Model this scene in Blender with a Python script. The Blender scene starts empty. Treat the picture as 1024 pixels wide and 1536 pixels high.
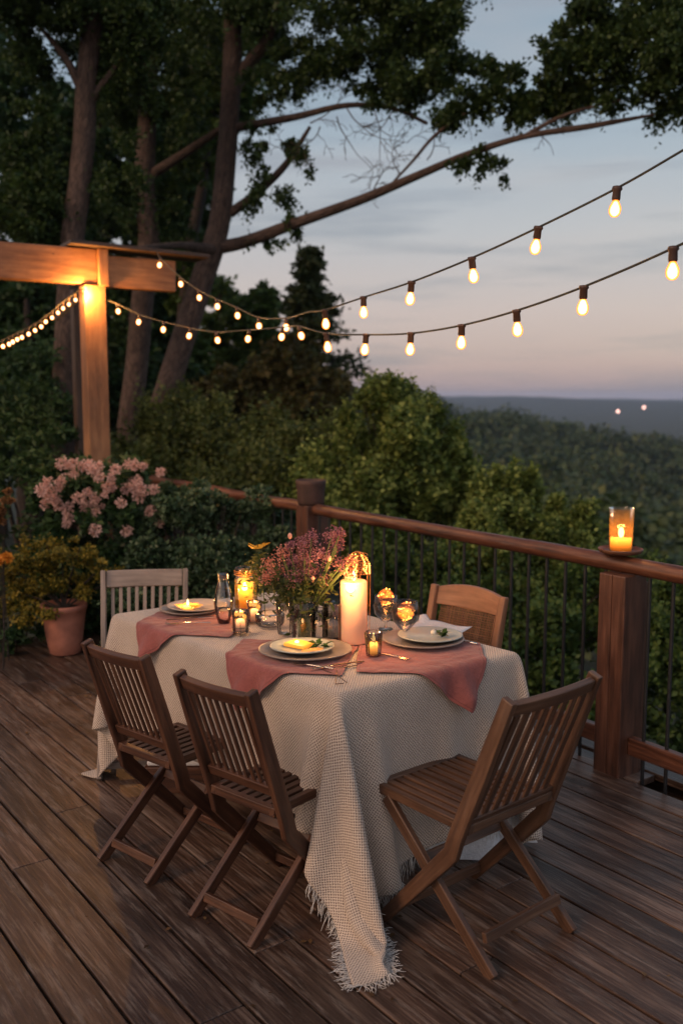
import bpy, math, random
import numpy as np
from mathutils import Vector, Matrix
R = math.radians
random.seed(7)
rng = np.random.default_rng(11)
C = bpy.context.scene.collection

# ------------------------------------------------------------------ camera
FPX, CAMH = 1400.0, 1.7
PITCH = math.atan(168 / FPX)
cam_d = bpy.data.cameras.new('camera'); cam = bpy.data.objects.new('camera', cam_d); C.objects.link(cam)
cam.location = (0, 0, CAMH); cam.rotation_euler = (math.pi / 2 - PITCH, 0, 0)
cam_d.sensor_fit = 'VERTICAL'; cam_d.sensor_height = 36; cam_d.sensor_width = 24
cam_d.lens = 36 * FPX / 1536
cam_d.clip_start = .05; cam_d.clip_end = 9000
cam_d.dof.use_dof = True; cam_d.dof.focus_distance = 3.3; cam_d.dof.aperture_fstop = 2.1
bpy.context.scene.camera = cam
_F = np.array([0, math.cos(PITCH), -math.sin(PITCH)]); _U = np.array([0, math.sin(PITCH), math.cos(PITCH)])
_O = np.array([0, 0, CAMH])
def ray(x, y): return _F + np.array([1, 0, 0]) * (x - 512) / FPX + _U * (768 - y) / FPX
def onz(x, y, z=0.):                       # survey point on the horizontal plane z
    d = ray(x, y); return _O + d * ((z - CAMH) / d[2])
def at(x, y, dep): return _O + ray(x, y) * dep   # survey point at a known depth in metres

# ------------------------------------------------------------------ object helpers
def tag(o, label=None, cat=None, group=None, kind=None):
    if label: o['label'] = label
    if cat: o['category'] = cat
    if group: o['group'] = group
    if kind: o['kind'] = kind
    return o
def thing(name, label, cat, loc=(0, 0, 0), az=0, group=None):
    o = bpy.data.objects.new(name, None); C.objects.link(o)
    o.location = loc; o.rotation_euler = (0, 0, -R(az)); o.empty_display_size = .1
    return tag(o, label, cat, group)
def link(name, me, mat, parent=None, bevel=0, smooth=None):
    o = bpy.data.objects.new(name, me); C.objects.link(o)
    if mat: me.materials.append(mat)
    if parent: o.parent = parent
    if bevel:
        m = o.modifiers.new('edge', 'BEVEL'); m.width = bevel; m.segments = 2; m.limit_method = 'ANGLE'; m.angle_limit = R(40)
    return o
def copy_tree(o, parent=None):
    c = o.copy(); C.objects.link(c); c.parent = parent
    for ch in list(o.children): copy_tree(ch, c)
    return c

class MB:
    def __init__(s): s.v = []; s.f = []; s.uv = []; s.sm = []
    def add(s, vs, fs, uvs=None, smooth=False):
        b = len(s.v); s.v += [tuple(map(float, p)) for p in vs]
        for k, f in enumerate(fs):
            s.f.append([b + i for i in f]); s.sm.append(smooth)
            s.uv += uvs[k] if uvs else [(0, 0)] * len(f)
        return s
    def box(s, c, h, rot=None):            # centre, half sizes; grain along the longest side
        c = np.array(c, float); ax = int(np.argmax(h)); M = np.array(rot) if rot is not None else np.eye(3)
        P = []
        for sx in (-1, 1):
            for sy in (-1, 1):
                for sz in (-1, 1): P.append(np.array([sx * h[0], sy * h[1], sz * h[2]]))
        fs = [(0, 1, 3, 2), (4, 6, 7, 5), (0, 4, 5, 1), (2, 3, 7, 6), (0, 2, 6, 4), (1, 5, 7, 3)]
        ou, ov = random.random() * 20, random.random() * 20
        o1, o2 = [k for k in range(3) if k != ax]
        uv = [[(P[i][ax] + ou, P[i][o1] + P[i][o2] * 1.3 + ov) for i in f] for f in fs]
        s.add([c + M @ p for p in P], fs, uv); return s
    def bar(s, p0, p1, w, t, side=(1, 0, 0)):   # w across 'side', t the other way
        p0, p1 = np.array(p0, float), np.array(p1, float); d = p1 - p0; L = np.linalg.norm(d); d /= L
        sd = np.array(side, float); sd -= d * (sd @ d); sd /= np.linalg.norm(sd); n = np.cross(d, sd)
        return s.box((p0 + p1) / 2, (w / 2, L / 2, t / 2), np.stack([sd, d, n], 1))
    def poly(s, pts, w, ts, side=(1, 0, 0)):    # bent board: centreline pts, width w along side, thickness ts
        pts = [np.array(p, float) for p in pts]; sd = np.array(side, float); n = len(pts); V = []; 
        if np.isscalar(ts): ts = [ts] * n
        L = [0]
        for i in range(1, n): L.append(L[-1] + np.linalg.norm(pts[i] - pts[i - 1]))
        for i in range(n):
            a = pts[max(i - 1, 0)]; b = pts[min(i + 1, n - 1)]; d = (b - a) / np.linalg.norm(b - a); nn = np.cross(d, sd)
            for e, g in ((-1, -1), (1, -1), (1, 1), (-1, 1)): V.append(pts[i] + sd * e * w / 2 + nn * g * ts[i] / 2)
        F, UV = [], []; ou, ov = random.random() * 20, random.random() * 20; cv = [0, w, w + .03, 2 * w + .03, 2 * w + .06]
        for i in range(n - 1):
            for k in range(4):
                F.append((i * 4 + k, i * 4 + (k + 1) % 4, i * 4 + 4 + (k + 1) % 4, i * 4 + 4 + k))
                UV.append([(L[i] + ou, cv[k] + ov), (L[i] + ou, cv[k + 1] + ov), (L[i + 1] + ou, cv[k + 1] + ov), (L[i + 1] + ou, cv[k] + ov)])
        F += [(3, 2, 1, 0), tuple(range((n - 1) * 4, n * 4))]; UV += [[(ou, ov)] * 4] * 2
        return s.add(V, F, UV)
    def tube(s, pts, rad, n=8, cap=True):
        pts = [np.array(p, float) for p in pts]
        if np.isscalar(rad): rad = [rad] * len(pts)
        V = []; ref = np.array([.13, .27, .95]); pn = None; L = [0]
        for i in range(1, len(pts)): L.append(L[-1] + np.linalg.norm(pts[i] - pts[i - 1]))
        for i in range(len(pts)):
            d = pts[min(i + 1, len(pts) - 1)] - pts[max(i - 1, 0)]; d = d / (np.linalg.norm(d) + 1e-9)
            if pn is None:
                pn = np.cross(d, ref); 
                if np.linalg.norm(pn) < .1: pn = np.cross(d, [1, 0, 0])
            pn = pn - d * (pn @ d); pn /= np.linalg.norm(pn) + 1e-9; b = np.cross(d, pn)
            for k in range(n):
                a = 2 * math.pi * k / n; V.append(pts[i] + (pn * math.cos(a) + b * math.sin(a)) * rad[i])
        F, UV = [], []; ou = random.random() * 20; cr = 2 * math.pi * max(rad)
        for i in range(len(pts) - 1):
            for k in range(n):
                k2 = (k + 1) % n; F.append((i * n + k, i * n + k2, i * n + n + k2, i * n + n + k))
                v0, v1 = k / n * cr, (k + 1) / n * cr
                UV.append([(L[i] + ou, v0), (L[i] + ou, v1), (L[i + 1] + ou, v1), (L[i + 1] + ou, v0)])
        s.add(V, F, UV, True)
        if cap:
            s.add([V[k] for k in range(n)], [tuple(range(n))[::-1]]); s.add(V[-n:], [tuple(range(n))])
        return s
    def lathe(s, prof, c=(0, 0, 0), n=40, closed=False, oval=1.):   # prof: (r, z)
        c = np.array(c, float); V = []
        for r, z in prof:
            for k in range(n):
                a = 2 * math.pi * k / n; V.append(c + [r * math.cos(a), r * math.sin(a) * oval, z])
        m = len(prof); F = []
        for i in range(m if closed else m - 1):
            for k in range(n): 
                j = (i + 1) % m; F.append((i * n + k, i * n + (k + 1) % n, j * n + (k + 1) % n, j * n + k))
        uv = [[(V[i][0], V[i][1] + V[i][2]) for i in f] for f in F]
        return s.add(V, F, uv, True)
    def ball(s, c, r, n=8, m=6, sz=1.):
        return s.lathe([(max(1e-4, r * math.sin(math.pi * i / m)), -r * sz * math.cos(math.pi * i / m)) for i in range(m + 1)], c, n)
    def build(s, name, mat, parent=None, bevel=0):
        me = bpy.data.meshes.new(name); me.from_pydata(s.v, [], s.f)
        u = me.uv_layers.new(name='UVMap'); u.data.foreach_set('uv', np.array(s.uv, np.float32).ravel())
        me.polygons.foreach_set('use_smooth', s.sm); me.update()
        return link(name, me, mat, parent, bevel)

def grid_mesh(name, P, mat, parent=None, uv=None, smooth=True):   # P: (m,n,3)
    m, n = P.shape[:2]; me = bpy.data.meshes.new(name)
    idx = np.arange(m * n).reshape(m, n)
    F = np.stack([idx[:-1, :-1], idx[1:, :-1], idx[1:, 1:], idx[:-1, 1:]], -1).reshape(-1, 4)
    me.from_pydata(P.reshape(-1, 3).tolist(), [], F.tolist())
    if uv is not None:
        l = me.uv_layers.new(name='UVMap'); l.data.foreach_set('uv', uv.reshape(-1, 2)[F.ravel()].astype(np.float32).ravel())
    me.polygons.foreach_set('use_smooth', [smooth] * len(F)); me.update()
    return link(name, me, mat, parent)

# ------------------------------------------------------------------ leaves
def leaf_mesh(name, P, size, mat, parent=None, up=.3, wid=.33, d=None, loc=None, sizes=None):
    N = len(P); P = np.asarray(P, float)
    if d is None:
        d = rng.normal(size=(N, 3)); d[:, 2] = d[:, 2] * .7 - .1
    d = d / (np.linalg.norm(d, axis=1, keepdims=True) + 1e-9)
    n = rng.normal(size=(N, 3)); n[:, 2] += up * 3; s = np.cross(d, n); s /= np.linalg.norm(s, axis=1, keepdims=True) + 1e-9
    nn = np.cross(s, d)
    L = (size * rng.uniform(.6, 1.3, N))[:, None] if sizes is None else sizes[:, None]
    V = np.stack([P, P + d * L * .45 + s * L * wid + nn * L * .08, P + d * L, P + d * L * .45 - s * L * wid + nn * L * .08], 1).reshape(-1, 3)
    me = bpy.data.meshes.new(name); me.vertices.add(4 * N); me.vertices.foreach_set('co', V.astype(np.float32).ravel())
    me.loops.add(4 * N); me.loops.foreach_set('vertex_index', np.arange(4 * N, dtype=np.int32))
    me.polygons.add(N); me.polygons.foreach_set('loop_start', np.arange(0, 4 * N, 4, dtype=np.int32))
    me.update(calc_edges=True); me.validate()
    return link(name, me, mat, parent)
def blob_points(blobs, n, tuft=5, sub=.22, shell=.45, per=40):
    """leaf base points in clumps: blobs = [(cx,cy,cz,rx,ry,rz,weight)]"""
    B = np.array([b if len(b) == 7 else (*b, b[3] * b[4] * b[5]) for b in blobs], float)
    w = B[:, 6] / B[:, 6].sum(); out = []
    for b, k in zip(B, (w * n).astype(int) + 1):
        ns = max(3, int(k / (tuft * per)))
        q = rng.normal(size=(ns, 3)); q /= np.linalg.norm(q, axis=1, keepdims=True); q *= (rng.uniform(shell, 1, ns) ** .6)[:, None]
        cs = b[:3] + q * b[3:6]
        nt = max(1, k // tuft); w_ = rng.integers(0, ns, nt)
        sr = sub * min(b[3:6]) * 1.6 * rng.uniform(.6, 1.4, ns)
        g = rng.normal(size=(nt, 3)) * [1, 1, .6]
        T = cs[w_] + g * sr[w_][:, None] * .6
        out.append(np.repeat(T, tuft, 0))
    return np.concatenate(out)

def shoot_points(blobs, n, per=14, L=.35, up=.7, droop=0., spread=.9):
    """leaves set along many thin shoots that grow out of the blobs"""
    B = np.array([b if len(b) == 7 else (*b, b[3] * b[4] * b[5]) for b in blobs], float); w = B[:, 6] / B[:, 6].sum(); Ps, Ds, Sz = [], [], []
    for b, k in zip(B, (w * n / per).astype(int) + 1):
        q = rng.normal(size=(k, 3)); q /= np.linalg.norm(q, axis=1, keepdims=True); rad = rng.uniform(.15, 1.0, k) ** .55
        ns = max(4, int(9 * min(2.5, max(.4, b[3] / .35)))); sc_ = rng.normal(size=(ns, 3)); sc_ /= np.linalg.norm(sc_, axis=1, keepdims=True); sc_ *= rng.uniform(.35, 1.08, (ns, 1))
        j = rng.integers(0, ns, k); q = sc_[j] + q * rad[:, None] * rng.uniform(.20, .46, ns)[j][:, None]
        base = b[:3] + q * b[3:6]
        d = q * spread + rng.normal(size=(k, 3)) * .35; d[:, 2] += up; d /= np.linalg.norm(d, axis=1, keepdims=True)
        ln = L * rng.uniform(.5, 1.25, k) * np.clip(b[5] / .5, .35, 1.2)
        t = (np.arange(per) + .5) / per; off = (t - .35)[None, :, None] * ln[:, None, None] * d[:, None, :]
        P = base[:, None, :] + off; P[..., 2] -= droop * ln[:, None] * t[None] ** 2
        s = np.cross(d, rng.normal(size=(k, 3))); s /= np.linalg.norm(s, axis=1, keepdims=True) + 1e-9; s2 = np.cross(d, s)
        ph = np.arange(per) * 2.4; lat = s[:, None] * np.cos(ph)[None, :, None] + s2[:, None] * np.sin(ph)[None, :, None]
        D = d[:, None] * .55 + lat + rng.normal(size=(k, per, 3)) * .22
        P += rng.normal(size=P.shape) * .008
        Ps.append(P.reshape(-1, 3)); Ds.append(D.reshape(-1, 3)); Sz.append(np.tile((1.15 - .55 * t), k) * rng.uniform(.75, 1.2, k * per))
    return np.concatenate(Ps), np.concatenate(Ds), np.concatenate(Sz)

# ------------------------------------------------------------------ materials
def new_mat(name):
    m = bpy.data.materials.new(name); m.use_nodes = True; nt = m.node_tree; nt.nodes.clear()
    o = nt.nodes.new('ShaderNodeOutputMaterial'); return m, nt, o
def N(nt, t, **k):
    n = nt.nodes.new(t)
    for a, b in k.items():
        if a in n.inputs.keys() if False else False: pass
        setattr(n, a, b)
    return n
def ramp(nt, fac, stops):
    r = nt.nodes.new('ShaderNodeValToRGB'); e = r.color_ramp.elements
    while len(e) < len(stops): e.new(.5)
    for k, (p, c) in enumerate(stops): e[k].position = p; e[k].color = (*c, 1)
    nt.links.new(fac, r.inputs[0]); return r.outputs[0]
def noise(nt, vec, scale, detail=4, rough=.55):
    n = nt.nodes.new('ShaderNodeTexNoise'); n.inputs['Scale'].default_value = scale; n.inputs['Detail'].default_value = detail
    n.inputs['Roughness'].default_value = rough
    if vec is not None: nt.links.new(vec, n.inputs['Vector'])
    return n.outputs['Fac']
def mapping(nt, vec, sc):
    m = nt.nodes.new('ShaderNodeMapping'); m.inputs['Scale'].default_value = sc; nt.links.new(vec, m.inputs[0]); return m.outputs[0]
def mix(nt, a, b, f, mode='MIX'):
    m = nt.nodes.new('ShaderNodeMix'); m.data_type = 'RGBA'; m.blend_type = mode
    for s, v in ((0, f), (6, a), (7, b)):
        if isinstance(v, (int, float)): m.inputs[s].default_value = v
        elif isinstance(v, tuple): m.inputs[s].default_value = (*v, 1)
        else: nt.links.new(v, m.inputs[s])
    return m.outputs[2]
def math_(nt, op, a, b=0.):
    m = nt.nodes.new('ShaderNodeMath'); m.operation = op
    for s, v in ((0, a), (1, b)):
        if isinstance(v, (int, float)): m.inputs[s].default_value = v
        else: nt.links.new(v, m.inputs[s])
    return m.outputs[0]
def bump(nt, h, st, dist=.01):
    b = nt.nodes.new('ShaderNodeBump'); b.inputs['Strength'].default_value = st; b.inputs['Distance'].default_value = dist
    nt.links.new(h, b.inputs['Height']); return b.outputs[0]
def bsdf(nt, o, col, rough=.6, normal=None, **k):
    p = nt.nodes.new('ShaderNodeBsdfPrincipled')
    if isinstance(col, tuple): p.inputs['Base Color'].default_value = (*col, 1)
    else: nt.links.new(col, p.inputs['Base Color'])
    if isinstance(rough, (int, float)): p.inputs['Roughness'].default_value = rough
    else: nt.links.new(rough, p.inputs['Roughness'])
    if normal is not None: nt.links.new(normal, p.inputs['Normal'])
    for a, b in k.items():
        s = p.inputs[a.replace('_', ' ')]
        if isinstance(b, (int, float, tuple)): s.default_value = b
        else: nt.links.new(b, s)
    if o: nt.links.new(p.outputs[0], o.inputs[0])
    return p
def wood(name, dark, mid, light, rough=.5, grain=45, bs=.35, island=.35, scratch=.0):
    m, nt, o = new_mat(name); tc = nt.nodes.new('ShaderNodeTexCoord')
    g = noise(nt, mapping(nt, tc.outputs['UV'], (2.5, grain, 1)), 1.6, 7, .62)
    g2 = noise(nt, mapping(nt, tc.outputs['UV'], (1.1, grain * .25, 1)), 1.3, 3, .5)
    f = math_(nt, 'ADD', math_(nt, 'MULTIPLY', g, .6), math_(nt, 'MULTIPLY', g2, .4))
    c = ramp(nt, f, [(.36, dark), (.5, mid), (.66, light)])
    geo = nt.nodes.new('ShaderNodeNewGeometry')
    isl = math_(nt, 'ADD', math_(nt, 'MULTIPLY', geo.outputs['Random Per Island'], island * 2), 1 - island)
    hsv = nt.nodes.new('ShaderNodeHueSaturation'); nt.links.new(c, hsv.inputs['Color']); nt.links.new(isl, hsv.inputs['Value'])
    big = noise(nt, tc.outputs['Object'], 3.5, 5, .65)
    c2 = mix(nt, hsv.outputs[0], ramp(nt, big, [(.35, (.55, .5, .48)), (.65, (1.2, 1.2, 1.2))]), .55, 'MULTIPLY')
    if scratch:
        sc = noise(nt, mapping(nt, tc.outputs['UV'], (1.2, 9, 1)), 3.1, 8, .75)
        c2 = mix(nt, c2, (.25, .205, .175), math_(nt, 'MULTIPLY', ramp(nt, sc, [(.52, (0, 0, 0)), (.72, (1, 1, 1))]), scratch))
        kn = nt.nodes.new('ShaderNodeTexVoronoi'); kn.inputs['Scale'].default_value = 2.6; nt.links.new(mapping(nt, tc.outputs['UV'], (1, 1.5, 1)), kn.inputs['Vector'])
        kf = ramp(nt, kn.outputs['Distance'], [(.03, (1, 1, 1)), (.05, (0, 0, 0))])
        c2 = mix(nt, c2, (.015, .01, .008), kf)
    r = math_(nt, 'ADD', math_(nt, 'MULTIPLY', big, .35), rough - .17)
    bsdf(nt, o, c2, r, bump(nt, math_(nt, 'ADD', g, math_(nt, 'MULTIPLY', big, .4)), bs, .004))
    return m
def leafmat(name, cols, trans=.35, rough=.55, bigs=1.3):
    m, nt, o = new_mat(name); geo = nt.nodes.new('ShaderNodeNewGeometry'); tc = nt.nodes.new('ShaderNodeTexCoord')
    n = len(cols); c = ramp(nt, geo.outputs['Random Per Island'], [(i / max(1, n - 1), cc) for i, cc in enumerate(cols)])
    big = noise(nt, tc.outputs['Object'], bigs, 3)
    c = mix(nt, c, ramp(nt, big, [(.3, (.6, .68, .6)), (.7, (1.3, 1.25, 1.1))]), .7, 'MULTIPLY')
    p = bsdf(nt, None, c, rough, Specular_IOR_Level=.3); t = nt.nodes.new('ShaderNodeBsdfTranslucent'); nt.links.new(c, t.inputs[0])
    mx = nt.nodes.new('ShaderNodeMixShader'); mx.inputs[0].default_value = trans
    nt.links.new(p.outputs[0], mx.inputs[1]); nt.links.new(t.outputs[0], mx.inputs[2]); nt.links.new(mx.outputs[0], o.inputs[0]); return m
def plain(name, col, rough=.5, var=.25, scale=14, bs=.15, metal=0., **k):
    m, nt, o = new_mat(name); tc = nt.nodes.new('ShaderNodeTexCoord'); n = noise(nt, tc.outputs['Object'], scale, 6, .6)
    d = tuple(x * (1 - var) for x in col); l = tuple(min(1, x * (1 + var)) for x in col)
    bsdf(nt, o, ramp(nt, n, [(.3, d), (.7, l)]), rough, bump(nt, n, bs, .004), Metallic=metal, **k); return m
def glass(name, tint=(1, 1, 1), ior=1.45, rough=.03, body=.0, bcol=(.5, .5, .5), wavy=.3):
    # thin clear glass: passes light, mirrors by Fresnel
    m, nt, o = new_mat(name); tc = nt.nodes.new('ShaderNodeTexCoord')
    nz = bump(nt, noise(nt, tc.outputs['Object'], 35, 2), wavy, .004)
    f = nt.nodes.new('ShaderNodeFresnel'); f.inputs[0].default_value = ior; nt.links.new(nz, f.inputs[1])
    t = nt.nodes.new('ShaderNodeBsdfTransparent'); t.inputs[0].default_value = (*tint, 1)
    g = nt.nodes.new('ShaderNodeBsdfGlossy'); g.inputs['Roughness'].default_value = rough; nt.links.new(nz, g.inputs['Normal'])
    a = t.outputs[0]
    if body:
        d = nt.nodes.new('ShaderNodeBsdfTranslucent'); d.inputs[0].default_value = (*bcol, 1)
        mb = nt.nodes.new('ShaderNodeMixShader'); mb.inputs[0].default_value = body; nt.links.new(a, mb.inputs[1]); nt.links.new(d.outputs[0], mb.inputs[2]); a = mb.outputs[0]
    mx = nt.nodes.new('ShaderNodeMixShader'); nt.links.new(math_(nt, 'MINIMUM', math_(nt, 'MULTIPLY', f.outputs[0], 1.25), .9), mx.inputs[0])
    nt.links.new(a, mx.inputs[1]); nt.links.new(g.outputs[0], mx.inputs[2]); nt.links.new(mx.outputs[0], o.inputs[0]); return m
def emit(name, col, st, lamp=False):
    m, nt, o = new_mat(name); e = nt.nodes.new('ShaderNodeEmission'); e.inputs[0].default_value = (*col, 1); e.inputs[1].default_value = st
    nt.links.new(e.outputs[0], o.inputs[0])
    if not lamp: m.cycles.emission_sampling = 'NONE'
    return m
def wax(name, col, glow=None, gs=0.):
    m, nt, o = new_mat(name)
    p = bsdf(nt, o, col, .45, Subsurface_Weight=.6)
    p.inputs['Subsurface Radius'].default_value = (.05, .02, .008); p.inputs['Subsurface Scale'].default_value = 1.0
    return m

M = {}
M['deck'] = wood('deck_boards', (.024, .0125, .008), (.066, .036, .024), (.215, .150, .112), .41, 60, .7, .42, .7)
M['teak'] = wood('dark_teak', (.026, .010, .006), (.070, .028, .015), (.135, .060, .032), .42, 55, .35, .12)
M['teak4'] = wood('worn_teak', (.035, .017, .009), (.088, .042, .023), (.16, .083, .046), .45, 55, .4, .12, .15)
M['greywood'] = wood('pale_grey_wood', (.13, .105, .09), (.22, .18, .155), (.31, .26, .23), .6, 60, .3, .08)
M['canewood'] = wood('light_cane_wood', (.15, .065, .032), (.23, .105, .055), (.31, .155, .085), .45, 60, .2, .08)
M['rail'] = wood('red_rail_wood', (.030, .011, .006), (.095, .034, .018), (.18, .075, .040), .42, 34, .6, .1, .22)
M['post'] = wood('red_post_wood', (.028, .011, .007), (.08, .033, .020), (.14, .062, .038), .45, 22, .4, .1)
M['beam'] = wood('pine_beam', (.13, .055, .022), (.23, .105, .045), (.33, .165, .075), .55, 16, .35, .08, .12)
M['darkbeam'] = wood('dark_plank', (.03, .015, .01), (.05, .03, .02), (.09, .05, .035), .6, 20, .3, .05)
M['iron'] = plain('black_iron', (.012, .013, .015), .4, .3, 30)
def barkmat(name, d, l):
    m, nt, o = new_mat(name); tc = nt.nodes.new('ShaderNodeTexCoord')
    v = nt.nodes.new('ShaderNodeTexVoronoi'); v.feature = 'DISTANCE_TO_EDGE'; v.inputs['Scale'].default_value = 1
    wv = nt.nodes.new('ShaderNodeVectorMath'); wv.operation = 'MULTIPLY_ADD'; nz = nt.nodes.new('ShaderNodeTexNoise'); nz.inputs['Scale'].default_value = 9; nz.inputs['Detail'].default_value = 5
    nt.links.new(tc.outputs['UV'], nz.inputs[0]); nt.links.new(nz.outputs['Color'], wv.inputs[0]); wv.inputs[1].default_value = (.12, .12, 0); nt.links.new(tc.outputs['UV'], wv.inputs[2])
    nt.links.new(mapping(nt, wv.outputs[0], (7, 26, 1)), v.inputs['Vector'])
    cr = ramp(nt, v.outputs['Distance'], [(0., (.25, .25, .25)), (.16, (1, 1, 1))]); n1 = noise(nt, mapping(nt, tc.outputs['UV'], (2, 6, 1)), 3, 8, .7); n2 = noise(nt, tc.outputs['Object'], .8, 4)
    c = mix(nt, ramp(nt, n1, [(.35, d), (.68, l)]), cr, .7, 'MULTIPLY'); c = mix(nt, c, ramp(nt, n2, [(.35, (.5, .45, .42)), (.65, (1.5, 1.5, 1.55))]), .8, 'MULTIPLY')
    bsdf(nt, o, c, .9, bump(nt, math_(nt, 'ADD', v.outputs['Distance'], n1), .9, .03)); return m
M['bark'] = barkmat('bark', (.04, .023, .017), (.12, .08, .062))
M['bark2'] = barkmat('dark_bark', (.02, .013, .01), (.055, .04, .032))
M['terracotta'] = plain('terracotta', (.34, .13, .085), .8, .25, 9, .3)
M['ceramic'] = plain('stoneware', (.36, .31, .28), .3, .12, 20, .05)
M['ceramic2'] = plain('charger_ware', (.20, .165, .15), .32, .15, 20, .05)
M['ceramic3'] = plain('pale_green_ware', (.33, .36, .34), .28, .12, 20, .05)
M['metal'] = plain('silver', (.65, .6, .55), .22, .1, 30, .05, 1.)
M['copper'] = plain('copper_wire', (.75, .32, .10), .35, .2, 30, .05, .8)
M['brown_metal'] = plain('brown_metal', (.12, .06, .04), .4, .2, 30, .05, .6)
M['glass'] = glass('clear_glass', (.97, .97, .97))
M['amberglass'] = glass('amber_glass', (1, .72, .35), 1.45, .03, .35, (1, .45, .08))
M['smokeglass'] = glass('smoke_glass', (.50, .52, .55), 1.6)
M['soil'] = plain('soil', (.03, .02, .015), .95, .4, 30, .8)
M['cane'] = wood('cane_weave', (.09, .035, .014), (.18, .08, .035), (.28, .14, .07), .5, 60, .2, .3)
def bulbmat(name):      # frosted glow: white-hot middle, orange halo painted into the rim colour
    m, nt, o = new_mat(name); lw = nt.nodes.new('ShaderNodeLayerWeight'); lw.inputs[0].default_value = .35
    c = ramp(nt, lw.outputs['Facing'], [(.10, (4., 2.9, 1.5)), (.25, (2.6, 1.0, .22)), (.50, (1.7, .34, .03))]); e = nt.nodes.new('ShaderNodeEmission')
    nt.links.new(c, e.inputs[0]); nt.links.new(e.outputs[0], o.inputs[0]); m.cycles.emission_sampling = 'NONE'; return m
M['bulb'] = bulbmat('warm_bulb')
M['flame'] = emit('flame', (1, .60, .20), 5)
M['bead'] = emit('fairy_bead', (1, .38, .06), 9)
M['farlamp'] = emit('far_lamp', (1, .55, .45), 3)
M['socket'] = plain('bulb_socket', (.05, .022, .015), .5, .2, 30)
M['cable'] = plain('cable', (.025, .028, .025), .6, .2, 30)
M['wax'] = wax('peach_wax', (.78, .50, .38))
M['waxamber'] = wax('amber_wax', (.85, .36, .05))
def glowwax(name, col, gcol, top, spread, st):   # lit candle body: flame shining through the wax near its top
    m, nt, o = new_mat(name); tc = nt.nodes.new('ShaderNodeTexCoord'); sp = nt.nodes.new('ShaderNodeSeparateXYZ'); nt.links.new(tc.outputs['Object'], sp.inputs[0])
    d = math_(nt, 'ABSOLUTE', math_(nt, 'SUBTRACT', sp.outputs[2], top)); f = math_(nt, 'POWER', 2.718, math_(nt, 'MULTIPLY', math_(nt, 'POWER', math_(nt, 'DIVIDE', d, spread), 2.), -1))
    p = bsdf(nt, o, col, .45, Subsurface_Weight=.5); p.inputs['Subsurface Radius'].default_value = (.05, .02, .008)
    p.inputs['Emission Color'].default_value = (*gcol, 1); nt.links.new(math_(nt, 'MULTIPLY', f, st), p.inputs['Emission Strength'])
    m.cycles.emission_sampling = 'NONE'
    return m

def cloth_weave(name, ca, cb, period=.0105, bs=.8):
    m, nt, o = new_mat(name); tc = nt.nodes.new('ShaderNodeTexCoord'); sp = nt.nodes.new('ShaderNodeSeparateXYZ')
    jit = nt.nodes.new('ShaderNodeTexNoise'); jit.inputs['Scale'].default_value = 60; nt.links.new(tc.outputs['UV'], jit.inputs[0])
    v = nt.nodes.new('ShaderNodeVectorMath'); v.operation = 'MULTIPLY_ADD'; nt.links.new(jit.outputs['Color'], v.inputs[0]); v.inputs[1].default_value = (.006, .006, 0); nt.links.new(tc.outputs['UV'], v.inputs[2])
    nt.links.new(v.outputs[0], sp.inputs[0]); k = 2 * math.pi / period
    a = math_(nt, 'SINE', math_(nt, 'MULTIPLY', sp.outputs[0], k)); b = math_(nt, 'SINE', math_(nt, 'MULTIPLY', sp.outputs[1], k))
    pr = math_(nt, 'MULTIPLY', a, b)
    f = math_(nt, 'ADD', math_(nt, 'MULTIPLY', pr, .5), .5)
    c = ramp(nt, f, [(.30, cb), (.52, ca)])
    fine = noise(nt, tc.outputs['UV'], 500, 2)
    big = noise(nt, tc.outputs['UV'], 5, 4)
    c = mix(nt, c, ramp(nt, fine, [(.2, (.6, .6, .6)), (.8, (1.2, 1.2, 1.2))]), .5, 'MULTIPLY')
    c = mix(nt, c, ramp(nt, big, [(.3, (.82, .8, .78)), (.7, (1.1, 1.1, 1.1))]), .6, 'MULTIPLY')
    bsdf(nt, o, c, .9, bump(nt, f, bs, .003), Sheen_Weight=.25, Specular_IOR_Level=.15); return m
M['cloth'] = cloth_weave('woven_cloth', (.60, .50, .42), (.20, .16, .135), .0116)
def linen(name, col, hem=0):
    m, nt, o = new_mat(name); tc = nt.nodes.new('ShaderNodeTexCoord')
    a = noise(nt, mapping(nt, tc.outputs['UV'], (900, 60, 1)), 1, 2); b = noise(nt, mapping(nt, tc.outputs['UV'], (60, 900, 1)), 1, 2)
    f = math_(nt, 'ADD', math_(nt, 'MULTIPLY', a, .5), math_(nt, 'MULTIPLY', b, .5)); big = noise(nt, tc.outputs['UV'], 9, 5)
    c = ramp(nt, f, [(.35, tuple(x * .72 for x in col)), (.65, tuple(x * 1.25 for x in col))])
    c = mix(nt, c, ramp(nt, big, [(.3, (.75, .75, .75)), (.7, (1.15, 1.15, 1.15))]), .7, 'MULTIPLY')
    sp = nt.nodes.new('ShaderNodeSeparateXYZ'); nt.links.new(tc.outputs['UV'], sp.inputs[0]); e = math_(nt, 'MAXIMUM', math_(nt, 'ABSOLUTE', sp.outputs[0]), math_(nt, 'ABSOLUTE', sp.outputs[1]))
    if hem: st = math_(nt, 'LESS_THAN', math_(nt, 'ABSOLUTE', math_(nt, 'SUBTRACT', e, hem)), .0011); c = mix(nt, c, tuple(x * .45 for x in col), math_(nt, 'MULTIPLY', st, .8))
    wrk = noise(nt, tc.outputs['UV'], 22, 3)
    bsdf(nt, o, c, .9, bump(nt, math_(nt, 'ADD', f, math_(nt, 'MULTIPLY', wrk, 5)), .5, .003), Sheen_Weight=.2, Specular_IOR_Level=.1); return m
M['pink'] = linen('dusty_pink_linen', (.27, .088, .078), .211)
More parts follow.
